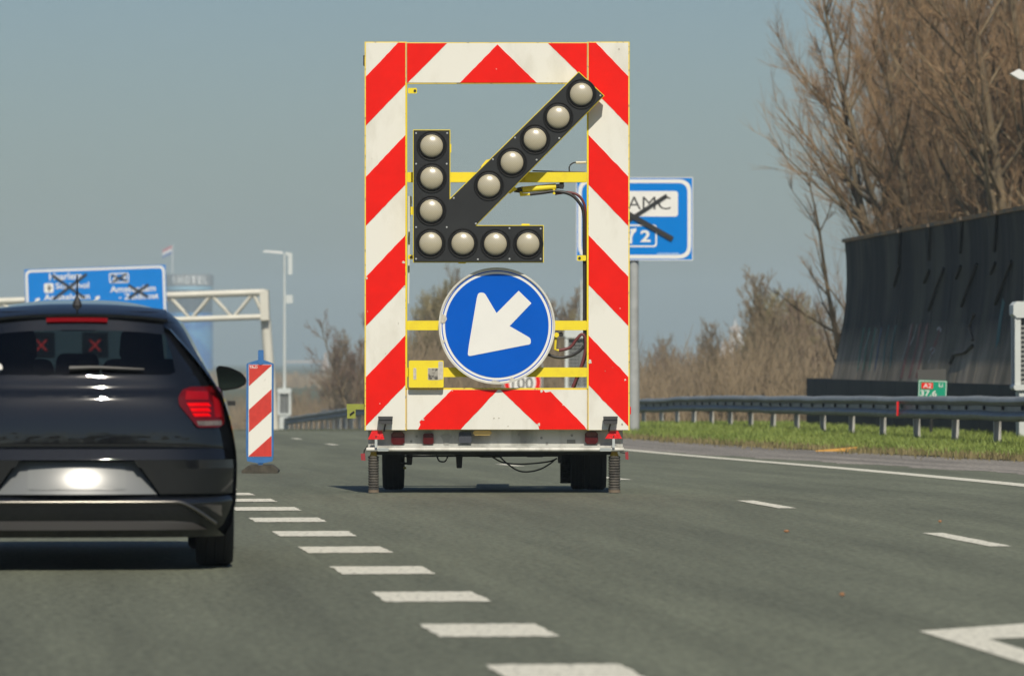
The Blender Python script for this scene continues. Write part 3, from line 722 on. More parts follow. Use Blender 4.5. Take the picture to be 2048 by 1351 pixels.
# tail lights
tlp = rnd([(.542,.925),(.565,.965),(.605,.982),(.752,.984),(.772,.965),(.788,.79),(.765,.768),(.645,.768),(.62,.80),(.548,.885)], .012)
LENSR = M('tail_light_red', (.10,.002,.004), .3, coat=.5, spec=.1)
LIT = M('lit_tail_light', (.25,.0,.0), .5, spec=.1, emit=(1.0,.0,.006), estr=.55)
for s in (1, -1):
    pl2 = [(u*s, w) for u, w in tlp]
    t = patch('tail_light', pl2, LENSR, .012, rows=16, cols=16, skirt=.03)
    for wa, wb in ((.878,.897),(.850,.871),(.825,.843)):
        ua = .575 + (.897-wa)*.55
        patch('lit_strip', [(ua*s,wb),(.70*s,wb),(.715*s,wa),((ua+.012)*s,wa)], LIT, .0145, parent=t, rows=2, cols=6, skirt=.001)
    patch('lamp_segment', [(.585*s,.958),(.70*s,.955),(.70*s,.912),(.578*s,.915)], M('tail_segment', (.26,.003,.008), .4, spec=.15), .0142, parent=t, rows=2, cols=6, skirt=.001)
    patch('lamp_segment', [(.722*s,.95),(.755*s,.95),(.772*s,.82),(.735*s,.82)], MATS['tail_segment'], .0142, parent=t, rows=4, cols=4, skirt=.001)
    patch('reversing_lamp', [(.638*s,.803),(.770*s,.803),(.770*s,.778),(.648*s,.778)], M('clear_lens', (.20,.165,.15), .2, var=.5, scale=30), .0142, parent=t, rows=2, cols=8, skirt=.001)
# bumper: upper lip, side wings standing proud of the sloping plate recess
def wv_(u, w): return .012 + max(0, (.42-w))*.10 + max(0, w-.60)*.55 + corner(u, w)
patch('bumper', rnd([(-.80,.598),(.80,.598),(.79,.655),(-.79,.655)], .01), PAINTK, .0, vf=wv_, rows=8, cols=60, skirt=.08)
for s in (1, -1):
    pw = [(u*s, w) for u, w in rnd([(.305,.597),(.325,.56),(.345,.555),(.445,.415),(.862,.415),(.866,.55),(.862,.597)], .006)]
    patch('bumper', pw, PAINTK, .0, vf=wv_, rows=18, cols=26, skirt=.09)
# recessed panel around the number plate
def pv(u, w): return -.010 + (w-.395)*.445 - .65*(w-.50)**2 + .30*u*u
pn = patch('plate_recess', [(-.43,.412),(.43,.412),(.31,.587),(-.31,.587)], M('satin_black', (.135,.145,.15), .3, spec=.3), .004, vf=pv, rows=14, cols=30, skirt=.05)
patch('number_plate', rnd([(-.26,.435),(.26,.435),(.26,.565),(-.26,.565)], .01), M('number_plate', (.17,.18,.18), .22, spec=.35), .008, vf=pv, rows=6, cols=20, skirt=.006, parent=pn)
# lower bumper, bright trim line, diffuser
def lv_(u, w): return .010 + max(0, .30-w)*.25 + corner(u, w)
trim = [rp(u, .372 - (0 if abs(u) < .55 else (abs(u)-.55)**1.3*1.0), .008, lv_) for u in np.linspace(-.74, .74, 60)]
auto_smooth(MB().tube(trim, .010, 8).build('bumper_trim', GREYTRIM, car), 60)
def dv(u, w): return .03 + (w-.2)*.12 + corner(u, w)
dp = [(-.70,.222),(.70,.222),(.60,.272),(.42,.285),(.30,.277),(.14,.266),(-.14,.266),(-.30,.277),(-.42,.285),(-.60,.272)]
patch('diffuser', [(-.70,.222),(.70,.222),(.62,.262),(.40,.278),(-.40,.278),(-.62,.262)], M('grey_plastic', (.035,.033,.03), .4, spec=.3), .004, vf=dv, rows=5, cols=40, skirt=.05)
# wiper, emblem-free lock, antenna
wp = [rp(u, 1.07+.012*(1-abs(u-.1)/.3), .02) for u in np.linspace(-.04, .36, 8)]
MB().tube(wp, [.016,.014,.012,.011,.010,.009,.008,.006], 6).build('rear_wiper', TRIMK, car)
an = MB(); an.lathe([(.028,0),(.022,.02),(.010,.045),(.006,.06)], 'z', 12, (0,.62,1.43)); an.tube([(0,.62,1.48),(0,.56,1.60)], [.006,.004], 6); an.build('antenna', TRIMK, car)
MB().lathe([(.001,-.002),(.026,-.002),(.028,.0)], 'y', 20).build('round_sticker', SWHITE, car, loc=rp(-.425,1.085,.008))
# sides, bonnet and cabin
bel = [(.3,.958),(.6,.965),(1.2,.955),(2.0,.935),(2.7,.925),(3.05,.915),(3.5,.86),(3.8,.79),(3.98,.68),(4.05,.55)]
wid = [(.3,1.0),(.5,1.0),(2.0,1.003),(3.0,.99),(3.5,.96),(3.8,.90),(3.98,.80),(4.05,.68)]
vs, fs = [], []
st = list(np.arange(.28, 4.051, .0508)); ns = 17
def section(v):
    b_ = ip(bel, v); k = ip(wid, v); out = []
    for i in range(13):
        w = .18 + (b_-.18)*i/12; uw = ip(Uw, .18 + (.944-.18)*i/12)*k
        if v < .36: uw = min(uw, ip(Uw, w)-.002)
        out.append((uw, w))
    for t in (.75,.5,.25,0): out.append((out[12][0]*t, b_ + (.035*(1-t*t) if v > 2.7 else 0)))
    return out
grid = [section(v) for v in st]
for s in (1, -1):
    k0 = len(vs)
    for v, sec in zip(st, grid): vs += [(s*u, v, w) for u, w in sec]
    for j in range(len(st)-1):
        for i in range(ns-1):
            a = k0+j*ns+i; vm, wm = (st[j]+st[j+1])/2, (grid[j][i][1]+grid[j][i+1][1])/2
            if i < 12 and any((vm-ax)**2+(wm-.31)**2 < .345**2 for ax in (.74, 3.28)): continue
            f = (a, a+ns, a+ns+1, a+1); fs.append(f if s > 0 else f[::-1])
sd = MB().add(vs, fs).build('side_shell', PAINTK, car, smooth=True); fix_normals(sd)
MB().box(-.62, .62, .35, 3.9, .19, .24).build('underbody', DARKM, car)
for s in (1,-1):
    for ax in (.74, 3.28):
        MB().box(min(s*.56,s*.62), max(s*.56,s*.62), ax-.36, ax+.36, .24, .72).build('wheel_well', DARKM, car)
        wheel(car, 'wheel', (s*.752, ax, .308), .306, .205, .20)
# roof, pillars, side glass, windscreen
def roof_w(v): return float(np.interp(v, [.42,.8,1.3,1.8,2.2,2.45], [1.392,1.442,1.468,1.466,1.435,1.395]))
rs = np.linspace(.42, 2.42, 24); cs = np.linspace(-1, 1, 29); vs, fs = [], []
for v in rs:
    hw = float(np.interp(v, [.42,.8,1.4,2.0,2.42], [.50,.565,.59,.585,.545]))
    for c_ in cs: vs.append((c_*hw, v, roof_w(v) - .125*abs(c_)**3.2*float(np.interp(v, [.42,.8],[.75,1]))))
nc = len(cs)
fs = [(j*nc+i, j*nc+i+1, (j+1)*nc+i+1, (j+1)*nc+i) for j in range(len(rs)-1) for i in range(nc-1)]
rf = MB().add(vs, fs).build('roof', PAINTK, car, smooth=True); fix_normals(rf)
def side_pt(s, v, t):
    hw = float(np.interp(v, [.42,.8,1.4,2.0,2.42], [.50,.565,.59,.585,.545])); zt = roof_w(v)-.125*float(np.interp(v, [.42,.8],[.75,1]))
    ub = .775; wb = ip(bel, v)
    return (s*(ub+(hw-ub)*t + .012*math.sin(math.pi*t)), v, wb+(zt-wb)*t)
for s in (1,-1):
    def quad_strip(v0a, v1a, v0b, v1b, name, mat, t0=0, t1=1):
        vs, fs = [], []; nt_, nv = 8, 8
        for j in range(nt_+1):
            t = t0+(t1-t0)*j/nt_; a, b_ = v0a+(v0b-v0a)*t, v1a+(v1b-v1a)*t
            for i in range(nv+1): vs.append(side_pt(s, a+(b_-a)*i/nv, t))
        fs = [(j*(nv+1)+i, j*(nv+1)+i+1, (j+1)*(nv+1)+i+1, (j+1)*(nv+1)+i) for j in range(nt_) for i in range(nv)]
        o = MB().add(vs, fs).build(name, mat, car, smooth=True); return o
    quad_strip(.30, .85, .44, .95, 'rear_pillar', PAINTK)
    quad_strip(.852, 1.60, .952, 1.60, 'side_window', GLASS)
    quad_strip(1.602, 1.70, 1.602, 1.70, 'centre_pillar', TRIMK)
    quad_strip(1.702, 2.72, 1.702, 2.28, 'side_window', GLASS)
    quad_strip(2.722, 2.86, 2.282, 2.40, 'front_pillar', PAINTK)
ws_v, ws_f = [], []
for j in range(7):
    t = j/6; v = 2.86+(2.42-2.86)*t
    lft = side_pt(1, v if t > .99 else 2.86+(2.40-2.86)*t, t)
    for i in range(13):
        c_ = -1+2*i/12; top = roof_w(2.42)-.125*abs(c_)**3.2
        ws_v.append((c_*lft[0], lft[1]+.12*(1-c_*c_)*(1-t), (.95+(top-.95)*t) if t < 1 else top))
ws_f = [(j*13+i, j*13+i+1, (j+1)*13+i+1, (j+1)*13+i) for j in range(6) for i in range(12)]
MB().add(ws_v, ws_f).build('windscreen', GLASSC, car, smooth=True)
SEATM = M('seat_fabric', (.012,.012,.013), .9)
def seat(u, v, w0, hw):
    b = MB(); b.prism(round_poly([(u-hw,.9),(u+hw,.9),(u+hw*.86,w0),(u-hw*.86,w0)], .06), v, v+.10); s_ = b.build('seat', SEATM, car)
    MB().prism(round_poly([(u-.13,w0-.01),(u+.13,w0-.01),(u+.115,w0+.17),(u-.115,w0+.17)], .05), v+.01, v+.09).build('headrest', SEATM, s_)
seat(-.36, 1.75, 1.14, .25); seat(.36, 1.75, 1.14, .25)
for u in (-.36, 0, .36): seat(u, .95, 1.03 if u else 1.0, .2)
MB().prism(round_poly([(-.11,1.30),(.11,1.30),(.11,1.355),(-.11,1.355)], .02), 2.2, 2.23).build('interior_mirror', TRIMK, car)
# door mirrors
for s in (1, -1):
    mp_ = [(.80,1.085),(.815,1.10),(.88,1.092),(.95,1.06),(.98,1.02),(.975,.99),(.93,.965),(.845,.952),(.82,.96)]
    mr = MB().prism(round_poly([(u*s, w) for u, w in mp_], .02), 2.50, 2.62).build('door_mirror', PAINTK, car)
    MB().prism(round_poly([((.80+(u-.80)*.9+.006)*s, 1.022+(w-1.022)*.82) for u, w in mp_], .015), 2.492, 2.4985).build('mirror_glass', M('mirror_glass', (.10,.14,.14), .03, metal=1.0), mr)
    MB().box(min(.74*s,.84*s), max(.74*s,.84*s), 2.53, 2.60, .945, .975).build('mirror_arm', TRIMK, mr)
    MB().prism([(s*.835,.88),(s*.875,.88),(s*.875,.905),(s*.835,.905)], 1.0, 1.16).build('door_handle', TRIMK, car)

# ------------------------------------------------------------------ route sign beside the road
RY = 112.0; RS = FP/RY
def rq(x, y): return ((x-1268)/RS, (870-y)/RS)
rsg = empty('route_sign', P(1268, 870, RY)); rsg.location.z = zr(RY)+.1
dz = (CH-(870-HY)/RS) - rsg.location.z
def rq(x, y): return ((x-1268)/RS, (870-y)/RS + dz)
tag(rsg, 'blue rectangular exit sign on grey pole with black crossed-out panel behind trailer', 'road sign')
MB().tube([(0,.14,-.2),(0,.14,rq(0,700)[1])], .125, 16).build('pole', GALV, rsg, smooth=True)
MB().tube([(0,.14,rq(0,700)[1]),(0,.14,rq(0,380)[1])], .105, 16).build('pole', GALV, rsg, smooth=True)
bdp = MB().prism([rq(*p) for p in [(1153,355),(1385,355),(1385,520),(1153,520)]], 0, .02).build('panel', BLUE2, rsg)
def frame(name, x0, x1, y0, y1, t, r, fr, mat, parent, qf):
    o = round_poly([qf(x0,y1),qf(x1,y1),qf(x1,y0),qf(x0,y0)], r); i_ = round_poly([qf(x0+t,y1-t),qf(x1-t,y1-t),qf(x1-t,y0+t),qf(x0+t,y0+t)], r*.75)
    n_ = len(o); vs = [(x, fr, z) for x, z in o] + [(x, fr, z) for x, z in i_]
    return MB().add(vs, [(k, (k+1) % n_, n_+(k+1) % n_, n_+k) for k in range(n_)]).build(name, mat, parent)
frame('white_border', 1156, 1382.5, 358.5, 517, 7.5, .28, -.003, SWHITE, bdp, rq)
frame('panel_edge', 1152.5, 1385.8, 354.5, 520.5, 1.4, .01, -.002, SWHITE, bdp, rq)
MB().prism(round_poly([rq(*p) for p in [(1190,382),(1356,382),(1356,433),(1190,433)]], .07), -.004, -.001).build('white_plate', SWHITE, bdp)
frame('number_frame', 1215, 1314, 449, 494, 3.2, .08, -.004, SWHITE, bdp, rq)
text('lettering', 'AMC', (rq(1255,0)[0], rq(1341,0)[0], rq(0,419)[1], rq(0,393)[1]), -.006, TAPE, bdp, -.004)
text('lettering', '2', (rq(1281,0)[0], rq(1301,0)[0], rq(0,484)[1], rq(0,460)[1]), -.006, SWHITE, bdp, .03)
ya = MB(); ya.prism([rq(*p) for p in [(1258,487),(1264,487),(1264.5,474),(1268,466),(1272,463),(1273,456),(1257,459),(1262,463),(1258.5,474)]], -.006, -.003); ya.build('exit_arrow', SWHITE, bdp)
MB().prism([rq(*p) for p in [(1314,505.5),(1358,505.5),(1358,510),(1314,510)]], -.0035, -.001).build('fine_print', M('fine_print', (.35,.5,.72), .5, col2=(.03,.2,.6), scale=40, thr=(.45,.5)), bdp)
def bar(qf, x0, y0, x1, y1, t, fr, name, parent, mat=TAPE):
    a, b_ = Vector(qf(x0,y0)), Vector(qf(x1,y1)); d = (b_-a).normalized(); n_ = Vector((-d.y, d.x))*t/2
    return MB().prism([tuple(a+n_), tuple(a-n_), tuple(b_-n_), tuple(b_+n_)], fr-.012, fr).build(name, mat, parent)
bar(rq, 1195, 481, 1334, 391, 8/RS, -.008, 'black_tape', bdp); bar(rq, 1200, 395, 1345, 478, 10/RS, -.021, 'black_tape', bdp)

# ------------------------------------------------------------------ gantry with crossed-out direction board and lane signals
GY = 262.0; GS = FP/GY
def gq(x, y): return ((x-530)/GS, (HY-y)/GS)
gan = empty('gantry', P(530, HY, GY), 0.0, -0.034)
tag(gan, 'cream steel lattice gantry spanning the carriageway behind the car', 'gantry')
def lev(x, y): return gq(x, y + (x-530)*0.034)
def beam(x0, y0, x1, y1, r, name='truss_bar', dy=0.0, mat=CREAM):
    a, b_ = gq(x0,y0), gq(x1,y1); return MB().tube([(a[0],dy,a[1]),(b_[0],dy,b_[1])], r, 8).build(name, mat, gan, smooth=True)
zg = zr(GY)-CH
for dy in (0, 1.0):
    beam(-330, 584, 533, 584, .17, 'chord', dy); beam(-330, 633, 533, 633, .14, 'chord', dy)
    xs_ = list(range(-330, 530, 42)); 
    for i, x in enumerate(xs_):
        beam(x, 633 if i % 2 else 586, x+42 if x+42 < 531 else 531, 586 if i % 2 else 633, .075, 'truss_bar', dy)
cl = MB(); cl.prism([gq(524,580),gq(541,580),gq(541,640),gq(524,640)], -.15, 1.15); cl.build('column_head', CREAM, gan)
MB().tube([(gq(533,0)[0], .5, gq(0,638)[1]), (gq(546,0)[0], .5, zg-2.0)], .26, 12).build('column', CREAM, gan, smooth=True)
MB().tube([(gq(-325,0)[0], .5, gq(0,580)[1]), (gq(-325,0)[0], .5, zg-2.0)], .26, 12).build('column', CREAM, gan, smooth=True)
# direction board, hung on the gantry
GB = GY - 0.6
dbd = empty('direction_board', P(192, 600, GB), 0.0, -0.034)
BSC = FP/GB
def dq(x, y): return ((x-192)/BSC, (600-y)/BSC)
tag(dbd, 'wide blue direction board on the gantry with black crosses over white place names', 'road sign')
pnl = MB().prism([dq(*p) for p in [(51,534),(333,534),(333,640),(51,640)]], 0, .06).build('panel', BLUE2, dbd)
frame('white_border', 52.5, 331.5, 535.5, 638, 4.6, .28, -.006, SWHITE, pnl, dq)
def dtext(s_, x0, x1, y0, y1, bold=.016): text('lettering', s_, (dq(x0,0)[0], dq(x1,0)[0], dq(0,y1)[1], dq(0,y0)[1]), -.012, SWHITE, pnl, bold)
dtext('Haarlem', 100, 165, 543, 557); dtext('Schiphol', 112, 179, 563, 578.5); dtext('Amstelveen', 88, 180, 585, 598)
dtext('Amsterdam', 221, 312, 573, 586); dtext('- Zuidoost', 238, 317, 589, 601)
MB().prism(round_poly([dq(*p) for p in [(89,563),(108,563),(108,582),(89,582)]], .1), -.014, -.004).build('airport_symbol', SWHITE, pnl)
pln = MB().prism([dq(*p) for p in [(93,572.5),(98,571.5),(97,566),(99,566),(102,571),(105,572.5),(102,574),(99,579),(97,579),(98,573.8)]], -.02, -.015); pln.build('plane_symbol', TAPE, pnl)
frame('number_frame', 220, 259, 547, 567, 2.2, .1, -.008, SWHITE, pnl, dq)
dtext('A 9', 226, 254, 550, 563)
for x in (76, 196):
    MB().prism([dq(*p) for p in [(x-4,603),(x+4,596),(x+3,591),(x-6,594),(x-4,598),(x-10,603)]], -.012, -.004).build('lane_arrow', SWHITE, pnl)
for (x0,y0,x1,y1,t) in ((106,547,170,595,5.0),(106,596,175,547,5.0),(258,572,296,597,4.8),(258,598,298,572,4.8),(226,565,255,549,3.2),(224,551,256,564,3.0)):
    bar(dq, x0, y0, x1, y1, t/BSC, -.02 if y1 > y0 else -.036, 'black_tape', pnl)
for k, (x, lab) in enumerate(((83, 'square lane signal showing a red cross, seen through the car window above the seats'), (190, 'square lane signal showing a red cross, seen through the rear window beside the middle'))):
    lab = ['dark lane signal with red cross, nearer the car window middle of the left pair', 'dark lane signal with red cross beside the inside mirror in the car window'][k]
    ls = empty('lane_signal', P(x, 690, GY-.4)); tag(ls, ['dark lane signal with a red cross, left one of two seen through the rear window', 'dark lane signal with a red cross, right one of two seen through the rear window'][k], 'traffic signal', 'red cross lane signals under the gantry')
    r_ = 26/GS
    MB().bbox(-r_, r_, 0, .3, -r_, r_, .04).build('housing', M('signal_housing', (.02,.02,.02), .7), ls)
    for sg_ in (1,-1): MB().prism([(-.26*sg_-.05,-.28),(-.26*sg_+.05,-.28),(.26*sg_+.05,.28),(.26*sg_-.05,.28)], -.02 - (sg_ > 0)*.012, -.008).build('red_cross', M('signal_red', (.5,.02,.02), .5, emit=(1.0,.05,.03), estr=2.2), ls)
    MB().tube([(0,.15,r_),(0,.15,(HY-633)/GS-(HY-690)/GS)], .05, 6).build('hanger', CREAM, ls)

# ------------------------------------------------------------------ lamp posts with lattice cabinets
def lamp_post(x, Y, ytop, cab_top, cab_bot, cab_w, label, heads=-1, thick=.09, L=1.05):
    s_ = FP/Y; z0 = zr(Y)+.08
    o = empty('lamp_post', ((x-CX)/s_, Y, z0)); tag(o, label, 'lamp post', 'pale lamp posts with cabinets beyond the guard rail')
    def h(y): return CH-(y-HY)/s_ - z0
    H = h(ytop); ct, cbm = h(cab_top), h(cab_bot); hw = cab_w/2/s_
    auto_smooth(MB().tube([(0,0,ct*.3),(0,0,ct+ (H-ct)*.5),(0,0,H)], [thick,thick*.8,thick*.6], 10).build('mast', LAMPP, o), 50)
    if heads:
      hd = MB()
      hd.prism([(heads*.05,H+.02),(heads*.12,H+.14),(heads*L,H+.20),(heads*(L+.15),H+.12),(heads*.2,H+.02)], -.14, .14); hd.build('lamp_head', M('lamp_head_white', (.75,.76,.74), .35), o)
    if heads: MB().prism([(.05,H+.12),(.42,H+.06),(.42,H-1.1),(.2,H-1.1),(.2,H-.1),(.05,H)], -.05, .05).build('antenna_panel', LAMPP, o)
    if heads: MB().bbox(.08, .45, -.1, .1, H*.72, H*.72+.45, .03).build('camera_box', LAMPP, o)
    cab = MB(); fr_ = .05
    for sx in (-1, 1):
        for sy in (-1, 1): cab.box(sx*hw-fr_, sx*hw+fr_, sy*.28-fr_, sy*.28+fr_, cbm, ct-.12)
    cab.bbox(-hw-.08, hw+.08, -.36, .36, ct-.28, ct, .06); cab.bbox(-hw-.07, hw+.07, -.35, .35, cbm-.10, cbm, .03)
    c_ = cab.build('cabinet', LAMPP, o)
    for k in range(14):
        z = cbm + (ct-.3-cbm)*(k+.5)/14; MB().box(-hw+fr_, hw-fr_, -.24, -.21, z-.02, z+.02).build('lattice_bar', M('mesh_grey', (.25,.26,.25), .6), c_)
    for k in range(7):
        xx = -hw + 2*hw*(k+.5)/7; MB().box(xx-.012, xx+.012, -.205, -.18, cbm, ct-.3).build('lattice_bar', MATS['mesh_grey'], c_)
    MB().box(-hw*.8, hw*.8, -.02, .2, cbm, ct-.32).build('equipment', M('cab_dark', (.12,.13,.13), .6), c_)
    MB().bbox(-hw*.9, hw*.9, -.3, .3, -.1, cbm-.102, .02).build('plinth', LAMPP, o)
    return o
lamp_post(569, 275, 508, 776, 826, 22, 'slim pale lamp post with cabinet, standing beside the gantry column')
lamp_post(1163, 165, 560, 658, 775, 60, 'short pale mast with meshed cabinet seen through the trailer frame beside the hoses', heads=0, thick=.05)
lamp_post(2062, 88, 162, 603, 768, 60, 'large pale lamp post with meshed cabinet before the dark noise wall', thick=.13, L=.22)
MB().prism([T(*p) for p in [(815.5,385),(823,385),(823.5,398),(820,430),(818,600),(815.2,600)]], .095, .115).build('pale_strap', LAMPP, tr)

# ------------------------------------------------------------------ guard rails
def guard_rail(name, label, y0, y1, fx, dzf, sp_post, sp_tick, group):
    o = empty(name, (fx(y0), y0, zr(y0))); tag(o, label, 'guard rail', group)
    o0 = Vector(o.location)
    ys = np.arange(y0, y1+.01, 2.0); sec = [(.14,.755),(.02,.775),(-.06,.765),(-.095,.735),(-.10,.69),(-.065,.65),(-.0,.62),(-.0,.545),(-.065,.515),(-.10,.475),(-.095,.43),(-.06,.40),(.02,.39)]
    rng = random.Random(3); vs = []
    for Y in ys:
        j = rng.uniform(-.012,.012)
        for a, h_ in sec: vs.append((fx(Y)+a-o0.x, Y-o0.y, zr(Y)+dzf(Y)+h_+j-o0.z))
    m = len(sec); fs = [(i*m+k, i*m+k+1, (i+1)*m+k+1, (i+1)*m+k) for i in range(len(ys)-1) for k in range(m-1)]
    r_ = MB().add(vs, fs).build('rail', RAILM, o); fix_normals(r_); auto_smooth(r_, 45)
    pm = None; Y = y0+.5
    while Y < y1:
        if pm is None:
            b = MB(); b.box(-.05,.05,-.03,.03,-.35,.62); b.box(-.055,-.045,-.06,.06,-.35,.62); b.box(.045,.055,-.06,.06,-.35,.62); p_ = b.build('post', POSTM, o); pm = p_.data
        else: p_ = link(bpy.data.objects.new('post', pm), o)
        p_.location = (fx(Y)+.09-o0.x, Y-o0.y, zr(Y)+dzf(Y)-o0.z); p_.rotation_euler = (0, rng.uniform(-.03,.03), 0); Y += sp_post
    tm = None; Y = y0+.2
    while Y < y1 and sp_tick:
        if tm is None: t_ = MB().box(-.03,.0,-.05,.05,.56,.625).build('spacer', DARKM, o); tm = t_.data
        else: t_ = link(bpy.data.objects.new('spacer', tm), o)
        t_.location = (fx(Y)-.005-o0.x, Y-o0.y, zr(Y)+dzf(Y)-o0.z); Y += sp_tick
    return o
gr = guard_rail('guard_rail', 'long grey steel guard rail curving away along the grass verge', 62, 330, rail_x, lambda Y: .12 + float(np.interp(Y, [150,213,290,330], [0,.15,-.23,-.4])), 4.5, 1.9, None)
guard_rail('guard_rail', 'short farther guard rail rising behind the main rail beside the lamp post', 230, 320, lambda Y: rail_x(Y)+5.0, lambda Y: .55, 2.6, 0, None)
b = MB(); b.box(-.02,.02,-.06,.06,.45,.70); o = b.build('rail_reflector', REDREF, loc=(rail_x(90.5)-.115, 90.5, zr(90.5)+.10))
tag(o, 'small red reflector strip fixed on the guard rail under the green marker', 'reflector')

# 100 km sign beyond the trailer
sy = 138.0; s_ = FP/sy
sp100 = empty('speed_sign', (P(1045, 765, sy).x, sy, zr(sy)+.1)); tag(sp100, 'round speed limit sign reading 100, half hidden under the blue round sign', 'road sign')
zc = P(1045,764,sy).z - sp100.location.z; r_ = 37/s_
def ring(r0, r1, fr, bk, mat, nm):
    prof = [(r0,bk),(r0,fr),(r1,fr),(r1,bk)] if r0 else [(.001,fr),(r1,fr),(r1,bk),(.001,bk)]
    return fix_normals(MB().lathe(prof, 'y', 48, (0,0,zc)).build(nm, mat, sp100))
ring(0, r_, 0, .03, SWHITE, 'plate'); ring(r_*.74, r_*.97, -.006, -.001, RED, 'red_ring')
text('lettering', '100', (-r_*.56, r_*.56, zc-.18, zc+.14), -.008, TAPE, sp100, .0)
MB().tube([(0,.06,0),(0,.06,zc+r_*.5)], .04, 8).build('post', GALV, sp100)
frame('backing_frame', -41, 41, -41, 41, 2, .1, .035, GALV, sp100, lambda x, y: (x/s_, zc-y/s_))

# green kilometre marker
ky = 93.0; s_ = FP/ky
km = empty('kilometre_marker', (P(1862, 870, ky).x, ky, zr(ky)+.1)); tag(km, 'small green kilometre marker with white figures behind the guard rail', 'road sign')
km.rotation_euler = (0, .035, 0)
def kq(x, y): return ((x-1862)/s_, CH-(y-HY)/s_ - km.location.z)
kp = MB().prism([kq(*p) for p in [(1833,760),(1890,760),(1890,800),(1833,800)]], 0, .015).build('panel', M('sign_green', (.0,.30,.17), .45), km)
frame('white_border', 1834, 1889, 761, 799, 1.2, .02, -.003, SWHITE, kp, kq)
MB().prism([kq(*p) for p in [(1839,765),(1862,765),(1862,777),(1839,777)]], -.006, -.001).build('red_patch', RED, kp)
text('lettering', 'A2', (kq(1843,0)[0], kq(1859,0)[0], kq(0,775.5)[1], kq(0,766.5)[1]), -.009, SWHITE, kp, .01)
text('lettering', 'Li', (kq(1874,0)[0], kq(1882,0)[0], kq(0,773)[1], kq(0,765)[1]), -.006, SWHITE, kp, .01)
text('lettering', '37,6', (kq(1837,0)[0], kq(1870,0)[0], kq(0,794)[1], kq(0,780)[1]), -.006, SWHITE, kp, .01)
MB().prism([kq(*p) for p in [(1830,740),(1887,737),(1888,759),(1832,760)]], .02, .03).build('back_plate', M('back_plate', (.07,.07,.065), .7), km)
MB().tube([(0,.05,-.1),(0,.05,kq(0,765)[1])], .03, 8).build('post', DARKM, km)

# ------------------------------------------------------------------ noise wall
nw = empty('noise_wall', (9.0, 108, zr(108)+.1)); tag(nw, 'tall dark concave noise wall with rusty coping and graffiti, behind guard rail', 'noise wall')
o0 = Vector(nw.location)
wall_m = bpy.data.materials.new('weathered_wall'); wall_m.use_nodes = True
n, l = wall_m.node_tree.nodes, wall_m.node_tree.links; b = n['Principled BSDF']; b.inputs['Roughness'].default_value = .8; b.inputs['Specular IOR Level'].default_value = .25
geo = n.new('ShaderNodeNewGeometry')
def nn(sc, stretch, d=5):
    mp = n.new('ShaderNodeMapping'); mp.inputs['Scale'].default_value = stretch; l.new(geo.outputs['Position'], mp.inputs[0])
    z = n.new('ShaderNodeTexNoise'); z.inputs['Scale'].default_value = sc; z.inputs['Detail'].default_value = d; l.new(mp.outputs[0], z.inputs['Vector']); return z
def rr(src, stops):
    r_ = n.new('ShaderNodeValToRGB'); el = r_.color_ramp.elements
    while len(el) < len(stops): el.new(.5)
    for e, (p_, c_) in zip(el, stops): e.position = p_; e.color = (*c_, 1)
    l.new(src, r_.inputs[0]); return r_
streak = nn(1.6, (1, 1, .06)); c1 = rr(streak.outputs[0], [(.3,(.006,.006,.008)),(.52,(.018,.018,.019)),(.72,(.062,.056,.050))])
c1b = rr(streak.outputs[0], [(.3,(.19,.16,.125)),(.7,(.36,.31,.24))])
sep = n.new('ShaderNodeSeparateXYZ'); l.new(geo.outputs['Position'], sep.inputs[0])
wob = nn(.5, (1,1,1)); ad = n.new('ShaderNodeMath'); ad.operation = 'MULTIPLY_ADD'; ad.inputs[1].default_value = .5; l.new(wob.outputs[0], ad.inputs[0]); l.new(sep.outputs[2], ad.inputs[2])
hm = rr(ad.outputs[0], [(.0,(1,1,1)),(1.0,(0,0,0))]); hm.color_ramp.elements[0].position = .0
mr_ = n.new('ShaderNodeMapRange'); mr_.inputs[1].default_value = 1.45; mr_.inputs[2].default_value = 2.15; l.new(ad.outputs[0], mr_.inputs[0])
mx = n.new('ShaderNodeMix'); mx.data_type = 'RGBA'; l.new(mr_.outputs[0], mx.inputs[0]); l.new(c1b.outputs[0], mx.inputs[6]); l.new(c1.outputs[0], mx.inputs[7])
pt = nn(.55, (1, 1, .5)); pm_ = rr(pt.outputs[0], [(.45,(0,0,0)),(.68,(1,1,1))])
mx2 = n.new('ShaderNodeMix'); mx2.data_type = 'RGBA'; l.new(pm_.outputs[0], mx2.inputs[0]); l.new(mx.outputs[2], mx2.inputs[6]); mx2.inputs[7].default_value = (.085,.080,.058,1)
l.new(mx2.outputs[2], b.inputs['Base Color'])
wb_ = n.new('ShaderNodeBump'); wb_.inputs['Strength'].default_value = .8; wb_.inputs['Distance'].default_value = .06; l.new(streak.outputs[0], wb_.inputs['Height']); l.new(wb_.outputs[0], b.inputs['Normal'])
prof = [(-.36,1.05),(-.29,1.35),(-.17,1.9),(-.08,2.4),(-.02,2.9),(.0,3.4),(-.01,3.9),(-.045,4.30)]
prof = [(d_, h_+.13) for d_, h_ in prof]
def wx(Y): return 15.35 - .061*Y
pw_ = 2.55; Y = 58.5; k = 0
